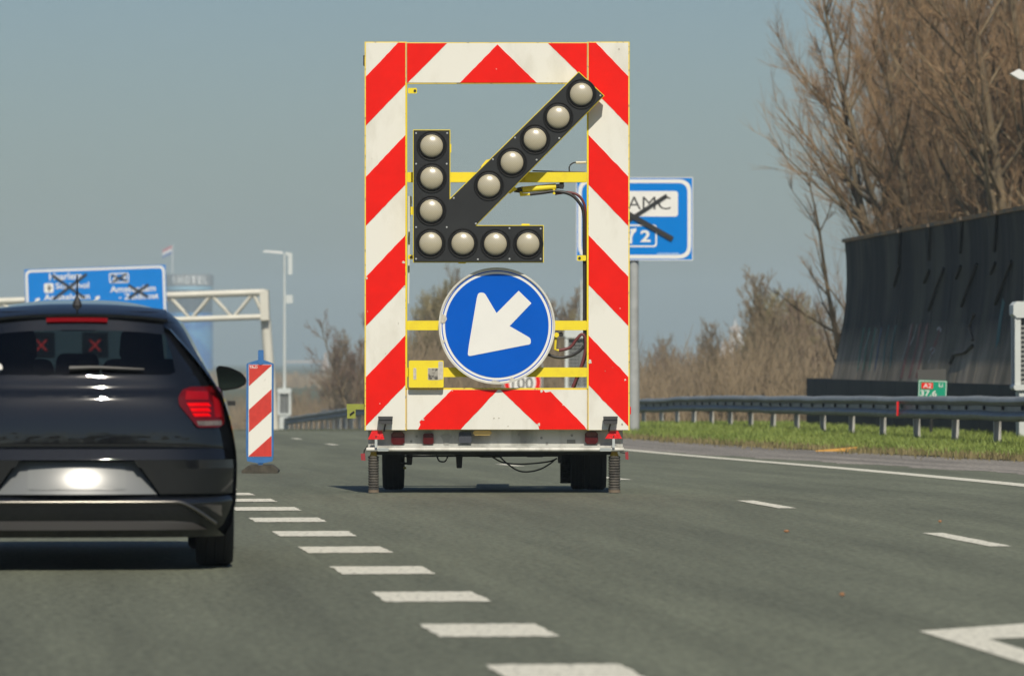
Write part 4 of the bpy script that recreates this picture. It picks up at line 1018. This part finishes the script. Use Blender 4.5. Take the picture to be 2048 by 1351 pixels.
while Y < 121.3:
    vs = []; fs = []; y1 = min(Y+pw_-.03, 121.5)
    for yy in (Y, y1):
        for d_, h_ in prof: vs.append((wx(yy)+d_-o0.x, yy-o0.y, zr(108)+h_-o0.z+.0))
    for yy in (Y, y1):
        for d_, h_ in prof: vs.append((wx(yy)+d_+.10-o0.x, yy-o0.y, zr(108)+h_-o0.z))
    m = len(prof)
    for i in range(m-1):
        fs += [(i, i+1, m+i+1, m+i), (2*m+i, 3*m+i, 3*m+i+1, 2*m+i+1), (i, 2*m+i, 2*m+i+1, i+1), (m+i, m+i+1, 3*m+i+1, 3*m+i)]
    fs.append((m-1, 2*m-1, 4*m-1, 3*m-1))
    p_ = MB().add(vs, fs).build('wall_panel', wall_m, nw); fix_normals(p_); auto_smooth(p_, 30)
    Y += pw_
CRUST = M('rusty_coping', (.17,.145,.10), .8, col2=(.40,.22,.08), scale=1.4, thr=(.42,.6))
zt = zr(108)+prof[-1][1]-o0.z
vs = []
for yy in (58.5, 121.6):
    for d_, h_ in ((-.10,-.0),(-.10,.08),(.13,.08),(.13,.0)): vs.append((wx(yy)+d_-o0.x, yy-o0.y, zt+h_+.003))
MB().add(vs, [(0,1,5,4),(1,2,6,5),(2,3,7,6),(3,0,4,7),(0,3,2,1),(4,5,6,7)]).build('coping', CRUST, nw)
# base wall
bw_m = M('base_wall_dark', (.045,.042,.038), .8, col2=(.018,.018,.018), scale=.8, stretch=(1,1,.3))
Y = 58.0
while Y < 126:
    y1 = min(Y+4.0, 127)-.02; a0, a1 = wx(Y)-.42-o0.x, wx(y1)-.42-o0.x
    MB().add([(a0,Y-o0.y,-.2),(a1,y1-o0.y,-.2),(a1+.5,y1-o0.y,-.2),(a0+.5,Y-o0.y,-.2),(a0,Y-o0.y,1.10),(a1,y1-o0.y,1.10),(a1+.5,y1-o0.y,1.10),(a0+.5,Y-o0.y,1.10)],
      [(0,3,2,1),(4,5,6,7),(0,1,5,4),(1,2,6,5),(2,3,7,6),(3,0,4,7)]).build('base_panel', bw_m, nw); Y += 4.0
# thin struts, conduits and modelled rod shadows on the wall face, set out in photo order
def wall_at(x, y):
    """where the sight line of a photo pixel meets the concave face"""
    lo = 15.0; Yv = 108.0
    for _ in range(30):
        h_ = CH-(y-HY)*Yv/FP - zr(108); d_ = float(np.interp(h_, [p_[1] for p_ in prof], [p_[0] for p_ in prof]))
        Yv = (15.35+d_-.03)/((x-CX)/FP+.061)
    return Vector(((x-CX)*Yv/FP-o0.x, Yv-o0.y, CH-(y-HY)*Yv/FP-o0.z))
STR = M('strut_and_shadow_dark', (.02,.019,.018), .7); STB = M('strut_brown', (.13,.10,.07), .7)
for pts in ([(1800,462),(1797,528)],[(1798,532),(1788,572)],[(1860,451),(1857,520)],[(1858,540),(1848,565)],[(1925,437),(1920,505)],[(1921,532),(1912,556)],[(1994,424),(1988,503)],[(1990,525),(1981,547)],[(1887,536),(1857,620)],[(1953,528),(1922,612)],[(2023,522),(1990,608)],[(1945,690),(1930,704),(1908,708),(1900,726)]):  # the long diagonals are cast shadows of rods, modelled as dark tubes
    MB().tube([wall_at(*p_) for p_ in pts], .032, 6).build('strut_and_shadow', STR, nw)
    a = wall_at(*pts[0])
    if pts[0][1] < 470: MB().box(a.x-.07,a.x+.03,a.y-.06,a.y+.06,a.z-.03,a.z+.03).build('strut_foot', STB, nw)
MB().tube([wall_at(1948,628),wall_at(1938,655),wall_at(1945,680)], .03, 6).build('strut_and_shadow', STB, nw)
# graffiti strokes sprayed on the wall face
rng = random.Random(9)
GR = [M('spray_green', (.05,.19,.14), .8), M('spray_maroon', (.19,.075,.065), .8), M('spray_white', (.42,.42,.40), .8), M('spray_blue', (.07,.11,.20), .8), M('spray_teal', (.04,.13,.13), .8)]
def spray(pts, w, mi):
    a = [wall_at(*p_) for p_ in pts]; vs = []
    for i, p_ in enumerate(a):
        d_ = (a[min(i+1,len(a)-1)]-a[max(i-1,0)]).normalized(); nrm = d_.cross(Vector((-1,-.06,.15))).normalized()*w
        vs += [p_+nrm+Vector((-.0,0,0)), p_-nrm]
    vs = [v+Vector((.022,0,0)) for v in vs]
    MB().add(vs, [(2*i,2*i+2,2*i+3,2*i+1) for i in range(len(a)-1)]).build('graffiti_stroke', GR[mi], nw)
for x in (1722,1733,1745,1757): spray([(x+4,655),(x-2,690),(x-6,720),(x-9,740)], .10, 0 if x < 1750 else 3)
spray([(1738,662),(1726,700),(1716,735)], .03, 2); spray([(1752,658),(1744,690)], .03, 2)
for x in (1822,1838,1852): spray([(x,648),(x-6,690),(x-16,730),(x-22,756)], .16, 1)
spray([(1820,648),(1814,680),(1802,720)], .03, 2); spray([(1832,648),(1826,672),(1818,690)], .03, 2)
spray([(1878,655),(1872,680),(1866,690),(1860,710)], .09, 1); spray([(1872,658),(1877,655),(1880,662)], .03, 2); spray([(1858,700),(1864,694),(1868,700),(1860,708),(1854,726)], .025, 2)
for x in (1776,1790): spray([(x,650),(x-8,690),(x-12,735)], .10, 4)
spray([(2005,600),(1998,640),(1992,690)], .2, 4)

# ------------------------------------------------------------------ bare trees
def tubes_mesh(lines, sides=3):
    """lines: list of (points k x 3, radii k) with the same k; returns verts, faces"""
    by = {}
    for p_, r_ in lines: by.setdefault(len(p_), []).append((p_, r_))
    V, F, off = [], [], 0
    for k, ls in by.items():
        Pn = np.array([a for a, _ in ls], float); Rn = np.array([b_ for _, b_ in ls], float)
        d = np.empty_like(Pn); d[:,1:-1] = Pn[:,2:]-Pn[:,:-2]; d[:,0] = Pn[:,1]-Pn[:,0]; d[:,-1] = Pn[:,-1]-Pn[:,-2]
        d /= np.linalg.norm(d, axis=2, keepdims=True)+1e-9
        ref = np.where(np.abs(d[...,2:3]) < .9, np.array([0,0,1.]), np.array([1.,0,0]))
        e1 = np.cross(d, ref); e1 /= np.linalg.norm(e1, axis=2, keepdims=True)+1e-9; e2 = np.cross(d, e1)
        t = np.arange(sides)*2*np.pi/sides
        ring_ = Pn[:,:,None,:] + Rn[:,:,None,None]*(e1[:,:,None,:]*np.cos(t)[None,None,:,None] + e2[:,:,None,:]*np.sin(t)[None,None,:,None])
        N = len(ls); V.append(ring_.reshape(-1,3))
        idx = np.arange(N*k*sides).reshape(N, k, sides)
        a = idx[:,:-1,:]; b_ = np.roll(idx, -1, 2)[:,:-1,:]; c_ = np.roll(idx, -1, 2)[:,1:,:]; d_ = idx[:,1:,:]
        F.append(np.stack([a,b_,c_,d_], -1).reshape(-1,4)+off); off += N*k*sides
    return np.concatenate(V), np.concatenate(F)
def np_mesh(name, V, F, mat):
    me = bpy.data.meshes.new(name); me.vertices.add(len(V)); me.vertices.foreach_set('co', V.astype(np.float32).ravel())
    nf, k = F.shape; me.loops.add(nf*k); me.loops.foreach_set('vertex_index', F.astype(np.int32).ravel())
    me.polygons.add(nf); me.polygons.foreach_set('loop_start', np.arange(0, nf*k, k, dtype=np.int32))
    me.update(calc_edges=True); me.materials.append(mat); me.shade_smooth(); return me
BARK = M('bark', (.25,.19,.11), .85, col2=(.13,.10,.062), scale=3)
TWIG = M('twigs', (.47,.31,.165), .8, col2=(.26,.165,.09), scale=.7)
TWIG2 = M('far_twigs', (.33,.25,.155), .85, col2=(.20,.155,.10), scale=.25)
TWIG3 = M('olive_twigs', (.36,.31,.155), .85, col2=(.22,.185,.095), scale=.25)
TWIG4 = M('reddish_twigs', (.30,.205,.15), .85, col2=(.17,.12,.09), scale=.25)
def grow_tree(seed, H, stems, spread, n1, n2, n3, twig_r=.009, lean=(0,0)):
    rng = np.random.default_rng(seed); wood, twig = [], []
    def limb(p, d, L, r0, r1, k, up, wig):
        pts = [p]; d = d/np.linalg.norm(d)
        for i in range(k):
            d = d + np.array([0,0,up]) + rng.normal(0, wig, 3); d /= np.linalg.norm(d); pts.append(pts[-1]+d*L/k)
        return np.array(pts), np.linspace(r0, r1, k+1)
    def side(d, ang):
        a = rng.normal(0,1,3); a -= a.dot(d)*d; a /= np.linalg.norm(a)+1e-9
        return d*math.cos(ang)+a*math.sin(ang)
    def at(pts, t):
        k = len(pts)-1; i = min(int(t*k), k-1); f = t*k-i; return pts[i]*(1-f)+pts[i+1]*f, (pts[i+1]-pts[i])/np.linalg.norm(pts[i+1]-pts[i])
    for s in range(stems):
        az = rng.uniform(0, 2*np.pi); tilt = rng.uniform(.05, spread)
        d0 = np.array([math.cos(az)*math.sin(tilt)+lean[0], math.sin(az)*math.sin(tilt)+lean[1], math.cos(tilt)])
        L0 = H*rng.uniform(.78, 1.0); r0 = H*.013*(1 if stems > 1 else 1.6)
        p0, q0 = limb(np.array([math.cos(az)*.2, math.sin(az)*.2, -.2]), d0, L0, r0, r0*.16, 9, .035, .055); wood.append((p0, q0))
        for i in range(n1):
            t = rng.uniform(.16, .97); b_, bd = at(p0, t); L1 = H*rng.uniform(.2, .42)*(1.12-t*.75)
            p1, q1 = limb(b_, side(bd, rng.uniform(.45, .95)), L1, r0*(1-t*.8)*.45+.008, .009, 6, .09, .07); wood.append((p1, q1))
            for j in range(n2):
                t2 = rng.uniform(.15, 1.0); b2, bd2 = at(p1, t2); L2 = L1*rng.uniform(.22, .5)*(1.1-.5*t2)
                p2, q2 = limb(b2, side(bd2, rng.uniform(.3, .8)), L2, .014, twig_r*.8, 4, .11, .10); twig.append((p2, q2))
                for m in range(n3):
                    b3, bd3 = at(p2, rng.uniform(.1, 1.0))
                    p3, q3 = limb(b3, side(bd3, rng.uniform(.25, .7)), L2*rng.uniform(.3, .7), twig_r, twig_r*.45, 3, .14, .10); twig.append((p3, q3))
    return tubes_mesh(wood, 5), tubes_mesh(twig, 3)
def tree_obj(loc, meshes, label, rz=0, sc=1.0, group=None, name='bare_tree', tm=None):
    o = empty(name, loc, rz); o.scale = (sc, sc, sc); tag(o, label, 'tree', group)
    link(bpy.data.objects.new('trunk', meshes[0]), o); link(bpy.data.objects.new('crown', meshes[1]), o); return o
def tree_meshes(seed, *a, tw=TWIG, **k):
    (v1, f1), (v2, f2) = grow_tree(seed, *a, **k)
    return np_mesh('trunk', v1, f1, BARK), np_mesh('crown', v2, f2, tw)
big = [tree_meshes(1, 16.5, 6, .34, 30, 12, 7, twig_r=.005), tree_meshes(2, 17.5, 6, .32, 28, 12, 7, twig_r=.005), tree_meshes(5, 11.5, 2, .4, 14, 8, 5, twig_r=.006)]
def btree(x, Y, i, lab, rz, sc=1.0): return tree_obj((P(x,0,Y).x, Y, zr(Y)), big[i], lab, rz, sc, 'tall bare trees behind the noise wall')
btree(1878, 143, 0, 'bare brown tree with leaning stems, leftmost of the tall trees behind noise wall', 2.6, .86)
btree(1930, 163, 1, 'bare tree filling the gap between the leaning tree and the tall dense tree', 4.1, .95)
btree(1975, 150, 1, 'tall dense bare tree rising over the middle of the noise wall', 1.9, 1.0)
btree(2085, 140, 0, 'tall bare tree above the noise wall at the right picture edge', 3.3, 1.02)
btree(2030, 160, 1, 'bare tree behind the two tallest trees over the noise wall', 5.0, 1.05)
btree(1700, 150, 2, 'thin low bare tree standing at the free end of the noise wall', 2.0, .75)

far = [tree_meshes(11, 10, 6, .22, 22, 9, 4, tw=TWIG2, twig_r=.014), tree_meshes(12, 10, 7, .13, 24, 9, 4, tw=TWIG3, twig_r=.014), tree_meshes(13, 10, 4, .35, 22, 9, 4, tw=TWIG4, twig_r=.014), tree_meshes(14, 10, 3, .10, 26, 8, 5, tw=TWIG2, twig_r=.012)]
FG = 'bare trees along the far verge'
flist = [(1530,215,1,565,'upright bare tree, tallest of the thicket beside the noise wall end'),(1575,205,1,570,'upright bare tree in the thicket closest to the noise wall end'),(1615,230,0,600,'bare tree rising just beside the noise wall edge'),(1648,200,2,585,'spreading bare tree partly hidden by the noise wall end'),
  (1490,235,0,645,'bare tree on the thicket slope under the hazy far building'),(1455,225,3,640,'slim upright bare tree standing out of the thicket near the hazy far building'),(1408,235,3,668,'slim bare tree rising from the thicket right of the grey sign pole'),(1300,260,3,672,'slim bare tree closest to the grey sign pole'),(1350,240,2,690,'round reddish bare bush in the thicket beyond the guard rail'),(1555,190,3,540,'slimmest tall bare tree in the thicket beside the noise wall'),(1440,260,0,705,'low bare tree in the middle of the thicket right of the sign pole'),(1385,270,2,695,'low spreading bare tree in the thicket right of the sign pole'),(1325,280,0,700,'low bare tree just right of the grey sign pole'),
  (905,240,1,545,'tallest bare tree seen through the trailer frame above the blue disc'),(860,250,1,565,'bare tree seen through the trailer frame beside the left board'),(960,250,0,548,'bare tree directly behind the top of the blue disc'),(1030,255,2,575,'bare tree behind the upper right edge of the blue disc'),(1110,250,0,585,'bare tree seen between the blue disc and the hoses'),(1160,245,1,605,'bare tree behind the meshed cabinet and hoses'),
  (722,240,2,600,'bare tree half hidden by the left edge of the trailer'),(703,300,0,665,'bare tree just outside the left board of the trailer'),(655,350,0,745,'low bare tree between slim lamp post and trailer'),(680,330,0,725,'low bare tree left of the trailer above the guard rail'),(640,360,2,765,'low bare bush beside the slim lamp post'),(600,370,0,785,'lowest bare bush between beacon and slim lamp post')]
for k, (x, Y, i, ytop, lab) in enumerate(flist):
    sc_ = (CH-(ytop-HY)*Y/FP - zr(Y))/9.6
    tree_obj((P(x,0,Y).x, Y, zr(Y)-.1), far[i], lab, k*1.37, sc_, FG, 'bare_tree')

# undergrowth: one mass of upright stems and twigs
rng = np.random.default_rng(77)
lines = []
def thicket(x0, x1, Y0, Y1, n, hfun):
    x = rng.uniform(x0, x1, n); Y = rng.uniform(Y0, Y1, n)
    for i in range(n):
        X = (x[i]-CX)*Y[i]/FP; z = zr(Y[i])-.1; cl_ = .68+.26*math.sin(X*1.1+2*math.sin(Y[i]*.13))+.18*math.sin(X*2.7+Y[i]*.2); h = hfun(x[i])*rng.uniform(.3, 1.0)*cl_*Y[i]/FP
        lx, ly = rng.normal(0, .16, 2)
        p = np.array([[X,Y[i],z],[X+lx*h*.3+rng.normal(0,.05),Y[i]+ly*h*.3,z+h*.38],[X+lx*h*.6+rng.normal(0,.08),Y[i]+ly*h*.6,z+h*.72],[X+lx*h+rng.normal(0,.12),Y[i]+ly*h,z+h]])
        lines.append((p, np.array([.022,.018,.014,.006])))
        for _ in range(4):
            t = rng.uniform(.2,.95); k = min(int(t*3),2); b_ = p[k]*(1-(t*3-k))+p[k+1]*(t*3-k); L = h*rng.uniform(.1,.3); a = rng.uniform(0,6.28)
            dx = math.cos(a)*.45*L
            lines.append((np.array([b_, b_+[dx*.6,math.sin(a)*.2*L,L*.5], b_+[dx,math.sin(a)*.3*L,L]]), np.array([.012,.010,.004])))
hf = lambda x: float(np.interp(x, [430,560,600,700,730,815,900,1000,1180,1260,1350,1430,1500,1560,1700], [70,75,80,115,140,210,260,240,200,170,165,170,210,240,240]))
thicket(1240, 1745, 165, 260, 7500, hf)
thicket(790, 1250, 190, 275, 5200, hf)
thicket(350, 800, 300, 400, 3600, hf)
v_, f_ = tubes_mesh(lines, 3)
th = bpy.data.objects.new('undergrowth', np_mesh('undergrowth', v_, f_, TWIG2)); link(th)
tag(th, 'dense brown leafless thicket along the far verge', 'thicket', kind='stuff')

lines = []
n_ = 3000; fx_ = rng.uniform(200, 1800, n_); fY = rng.uniform(900, 1350, n_)
for i in range(n_):
    X = (fx_[i]-CX)*fY[i]/FP; h = (2.6+1.1*math.sin(X*.05)+.8*math.sin(X*.13+1))*rng.uniform(.4, 1.1); lx = rng.normal(0, .12)*h
    lines.append((np.array([[X,fY[i],-4.2],[X+lx*.4,fY[i],-4.2+h*.5],[X+lx,fY[i],-4.2+h]]), np.array([.22,.18,.05])))
for i in range(5000):                                     # the woods the road comes out of, behind the viewer
    X, Yb = rng.uniform(-260, 260), rng.uniform(-290, -190); h = (17+4*math.sin(X*.06)+3*math.sin(X*.17+2))*rng.uniform(.35, 1.05); lx = rng.normal(0, .14)*h
    lines.append((np.array([[X,Yb,-.1],[X+lx*.4,Yb,h*.5],[X+lx,Yb,h]]), np.array([.35,.30,.08])))
v_, f_ = tubes_mesh(lines, 3)
fw = bpy.data.objects.new('far_woods', np_mesh('far_woods', v_, f_, TWIG2)); link(fw); tag(fw, 'low hazy brown woods along the horizon', 'woods', kind='stuff')

# grass of the verge
rng = np.random.default_rng(5)
def blades(n, ysel, xoff, hmin, hmax, w, mat, name, label):
    Y = ysel(n); X = np.array([grass_x(y) for y in Y]) + xoff(n, Y); Z = np.array([zr(y) for y in Y]) + .012 + np.clip(.04+(X-np.array([grass_x(y) for y in Y]))/45*1.2, 0, .13)
    h = rng.uniform(hmin, hmax, n)*(.7+.6*rng.random(n)); a = rng.uniform(0, np.pi, n); lx, ly = rng.normal(0,.35,n)*h, rng.normal(0,.35,n)*h
    c, s_ = np.cos(a)*w, np.sin(a)*w
    V = np.stack([np.stack([X-c,Y-s_,Z-.02],-1), np.stack([X+c,Y+s_,Z-.02],-1), np.stack([X+c*.6+lx*.4,Y+s_*.6+ly*.4,Z+h*.6],-1), np.stack([X-c*.6+lx*.4,Y-s_*.6+ly*.4,Z+h*.6],-1), np.stack([X+lx+c*.1,Y+ly,Z+h],-1), np.stack([X+lx-c*.1,Y+ly,Z+h],-1)], 1).reshape(-1,3)
    i = np.arange(n)*6; F = np.concatenate([np.stack([i,i+1,i+2,i+3],-1), np.stack([i+3,i+2,i+4,i+5],-1)])
    o = bpy.data.objects.new(name, np_mesh(name, V, F, mat)); link(o); tag(o, label, 'grass', kind='stuff'); return o
def ysel(n): return 58 + (175-58)*rng.random(n)**1.35
blades(150000, ysel, lambda n, Y: np.abs(rng.random(n)**1.3*9.0) + rng.normal(0,.08,n), .06, .135, .010, GRASS, 'grass', 'green grass of the verge between gravel and guard rail')
blades(20000, ysel, lambda n, Y: rng.normal(.1,.3,n)+.12*np.sin(Y*2.3)+.1*np.sin(Y*.7), .03, .085, .010, DRYGRASS, 'dry_grass', 'brownish withered grass along the gravel edge of the verge')

# ------------------------------------------------------------------ far things: hotel tower, flag, cranes, building
HYd = 2500.0; hs_ = FP/HYd
ht = empty('hotel_tower', (P(379, 0, HYd).x, HYd, -4.2)); tag(ht, 'round blue and grey hotel tower rising in the haze behind the gantry', 'building')
def hz(y): return CH-(y-HY)/hs_+4.2
hr = 47/hs_
HB = M('tower_blue', (.02,.13,.42), .5, col2=(.10,.30,.54), scale=.10, thr=(.42,.58)); HG = M('tower_grey', (.12,.12,.12), .6, col2=(.05,.06,.065), scale=.5, stretch=(1,1,.05))
def cyl(y0, y1, r, mat, nm): return fix_normals(MB().lathe([(.1,hz(y1)),(r,hz(y1)),(r,hz(y0)),(.1,hz(y0))], 'z', 40).build(nm, mat, ht, smooth=False))
cyl(625, 745, hr, HB, 'blue_shaft'); cyl(580, 625, hr*.97, HG, 'upper_shaft'); cyl(572, 580, hr*1.0, M('tower_sky', (.30,.52,.66), .5), 'blue_band'); cyl(549, 572, hr*1.02, M('tower_cap', (.26,.26,.25), .6), 'sign_drum')
for k, ch in enumerate('RHOTEL'):
    x = [352,364,377,390,402,412][k]; a = math.asin(max(-1,min(1,(x-379)/47)))
    t_ = text('letter', ch, (-1.2,1.2,hz(568),hz(553)), 0, M('letter_white', (.85,.85,.82), .4), ht, .02)
    t_.location = (hr*1.05*math.sin(a), -hr*1.05*math.cos(a), 0); t_.rotation_euler = (0,0,a)
for k in range(22):
    a = -1.45+2.9*k/21
    MB().box(-.35,.35,-.15,.1,hz(622),hz(583)).build('window', M('tower_glass', (.07,.08,.09), .2), ht).location = (hr*.975*math.sin(a), -hr*.975*math.cos(a), 0)
    o = ht.children[-1]; o.rotation_euler = (0,0,a)
fl = empty('flag', (P(345,0,HYd-14).x, HYd-14, hz(549)-4.2)); tag(fl, 'red white and blue flag flying on a pole above the round tower', 'flag')
MB().tube([(0,0,0),(0,0,(549-490)/hs_)], .28, 8).build('flagpole', M('pole_white', (.7,.7,.68), .5), fl)
for k, (nm, col_) in enumerate((('red_band',(.45,.05,.06)),('white_band',(.75,.74,.72)),('blue_band',(.03,.09,.32)))):
    vs = []
    for i in range(9):
        t = i/8; xx = -.3-4.6*t; dr = -1.7*t-.6*t*t; wv2 = .35*math.sin(t*5)
        zt_ = (549-492)/hs_+dr
        vs += [(xx, wv2, zt_-1.35*k), (xx, wv2, zt_-1.35*(k+1)+.02), (xx, wv2+.06, zt_-1.35*k), (xx, wv2+.06, zt_-1.35*(k+1)+.02)]
    fs = []
    for i in range(8): a = i*4; fs += [(a,a+1,a+5,a+4),(a+2,a+6,a+7,a+3),(a,a+4,a+6,a+2),(a+1,a+3,a+7,a+5)]
    MB().add(vs, fs).build(nm, M('flag_'+nm, col_, .7), fl)
# cranes
def crane(x, Y, ytop, jl, jr, label):
    s_ = FP/Y; o = empty('tower_crane', (P(x,0,Y).x, Y, -4.2)); tag(o, label, 'crane', 'distant tower cranes in the haze')
    H = CH-(ytop-HY)/s_+4.2; m_ = M('crane_paint', (.55,.45,.38), .6)
    MB().box(-.6,.6,-.6,.6,0,H+4).build('mast', m_, o); MB().box(-jl/s_, jr/s_, -.4,.4,H-.35,H+.35).build('jib', m_, o)
    MB().box(jr/s_-6, jr/s_, -1.2,1.2,H-3.5,H-.81).build('counterweight', m_, o); MB().box(-1.4,1.4,-1.3,1.3,H-3.6,H-.85).build('cab', m_, o)
crane(651, 2300, 723, 80, 36, 'faint distant tower crane with a long high jib right of the slim lamp post'); crane(634, 2700, 756, 55, 24, 'faint distant tower crane with a lower jib behind the first')
b_ = empty('far_building', (P(1466,0,3200).x, 3200, -4.2)); tag(b_, 'faint pinkish building with a stepped top far off in the haze', 'building')
s_ = FP/3200
def fz(y): return CH-(y-HY)/s_+4.2
fm = M('far_facade', (.75,.56,.42), .7, var=.2, scale=.05); fm2 = M('far_facade_pale', (.78,.74,.68), .7)
MB().box(-24/s_, 26/s_, 0, 20, 0, fz(684)).build('wall', fm, b_); MB().box(-6/s_, 16/s_, 2, 16, fz(684), fz(664)).build('tower_block', fm2, b_)
MB().add([(-8/s_,2,fz(656)),(20/s_,2,fz(656)),(6/s_,2,fz(650)),(6/s_,2,fz(664)),(-8/s_,14,fz(656)),(20/s_,14,fz(656)),(6/s_,14,fz(650)),(6/s_,14,fz(664))],[(0,3,1,2),(4,6,5,7),(0,2,6,4),(2,1,5,6),(1,3,7,5),(3,0,4,7)]).build('roof', fm, b_)
MB().tube([(6/s_,8,fz(651)),(6/s_,8,fz(636))], [.9,.3], 6).build('spire', fm2, b_)
for r_i in range(3):
    for k in range(9): MB().box((-22+5.2*k)/s_, (-19+5.2*k)/s_, -.3, -.05, fz(699-5*r_i), fz(696.5-5*r_i)).build('window', M('far_window', (.25,.25,.27), .3), b_)

# ------------------------------------------------------------------ haze
hzm = bpy.data.materials.new('haze'); hzm.use_nodes = True; n, l = hzm.node_tree.nodes, hzm.node_tree.links
n.remove(n['Principled BSDF']); pv_ = n.new('ShaderNodeVolumePrincipled'); pv_.inputs['Density'].default_value = 0.00026; pv_.inputs['Color'].default_value = (.70,.87,1.0,1); pv_.inputs['Anisotropy'].default_value = 0.0
l.new(pv_.outputs[0], n['Material Output'].inputs['Volume'])
hzb = MB().box(-1700, 1700, -320, 4300, -6.5, 66).build('haze', hzm); hzb['kind'] = 'stuff'
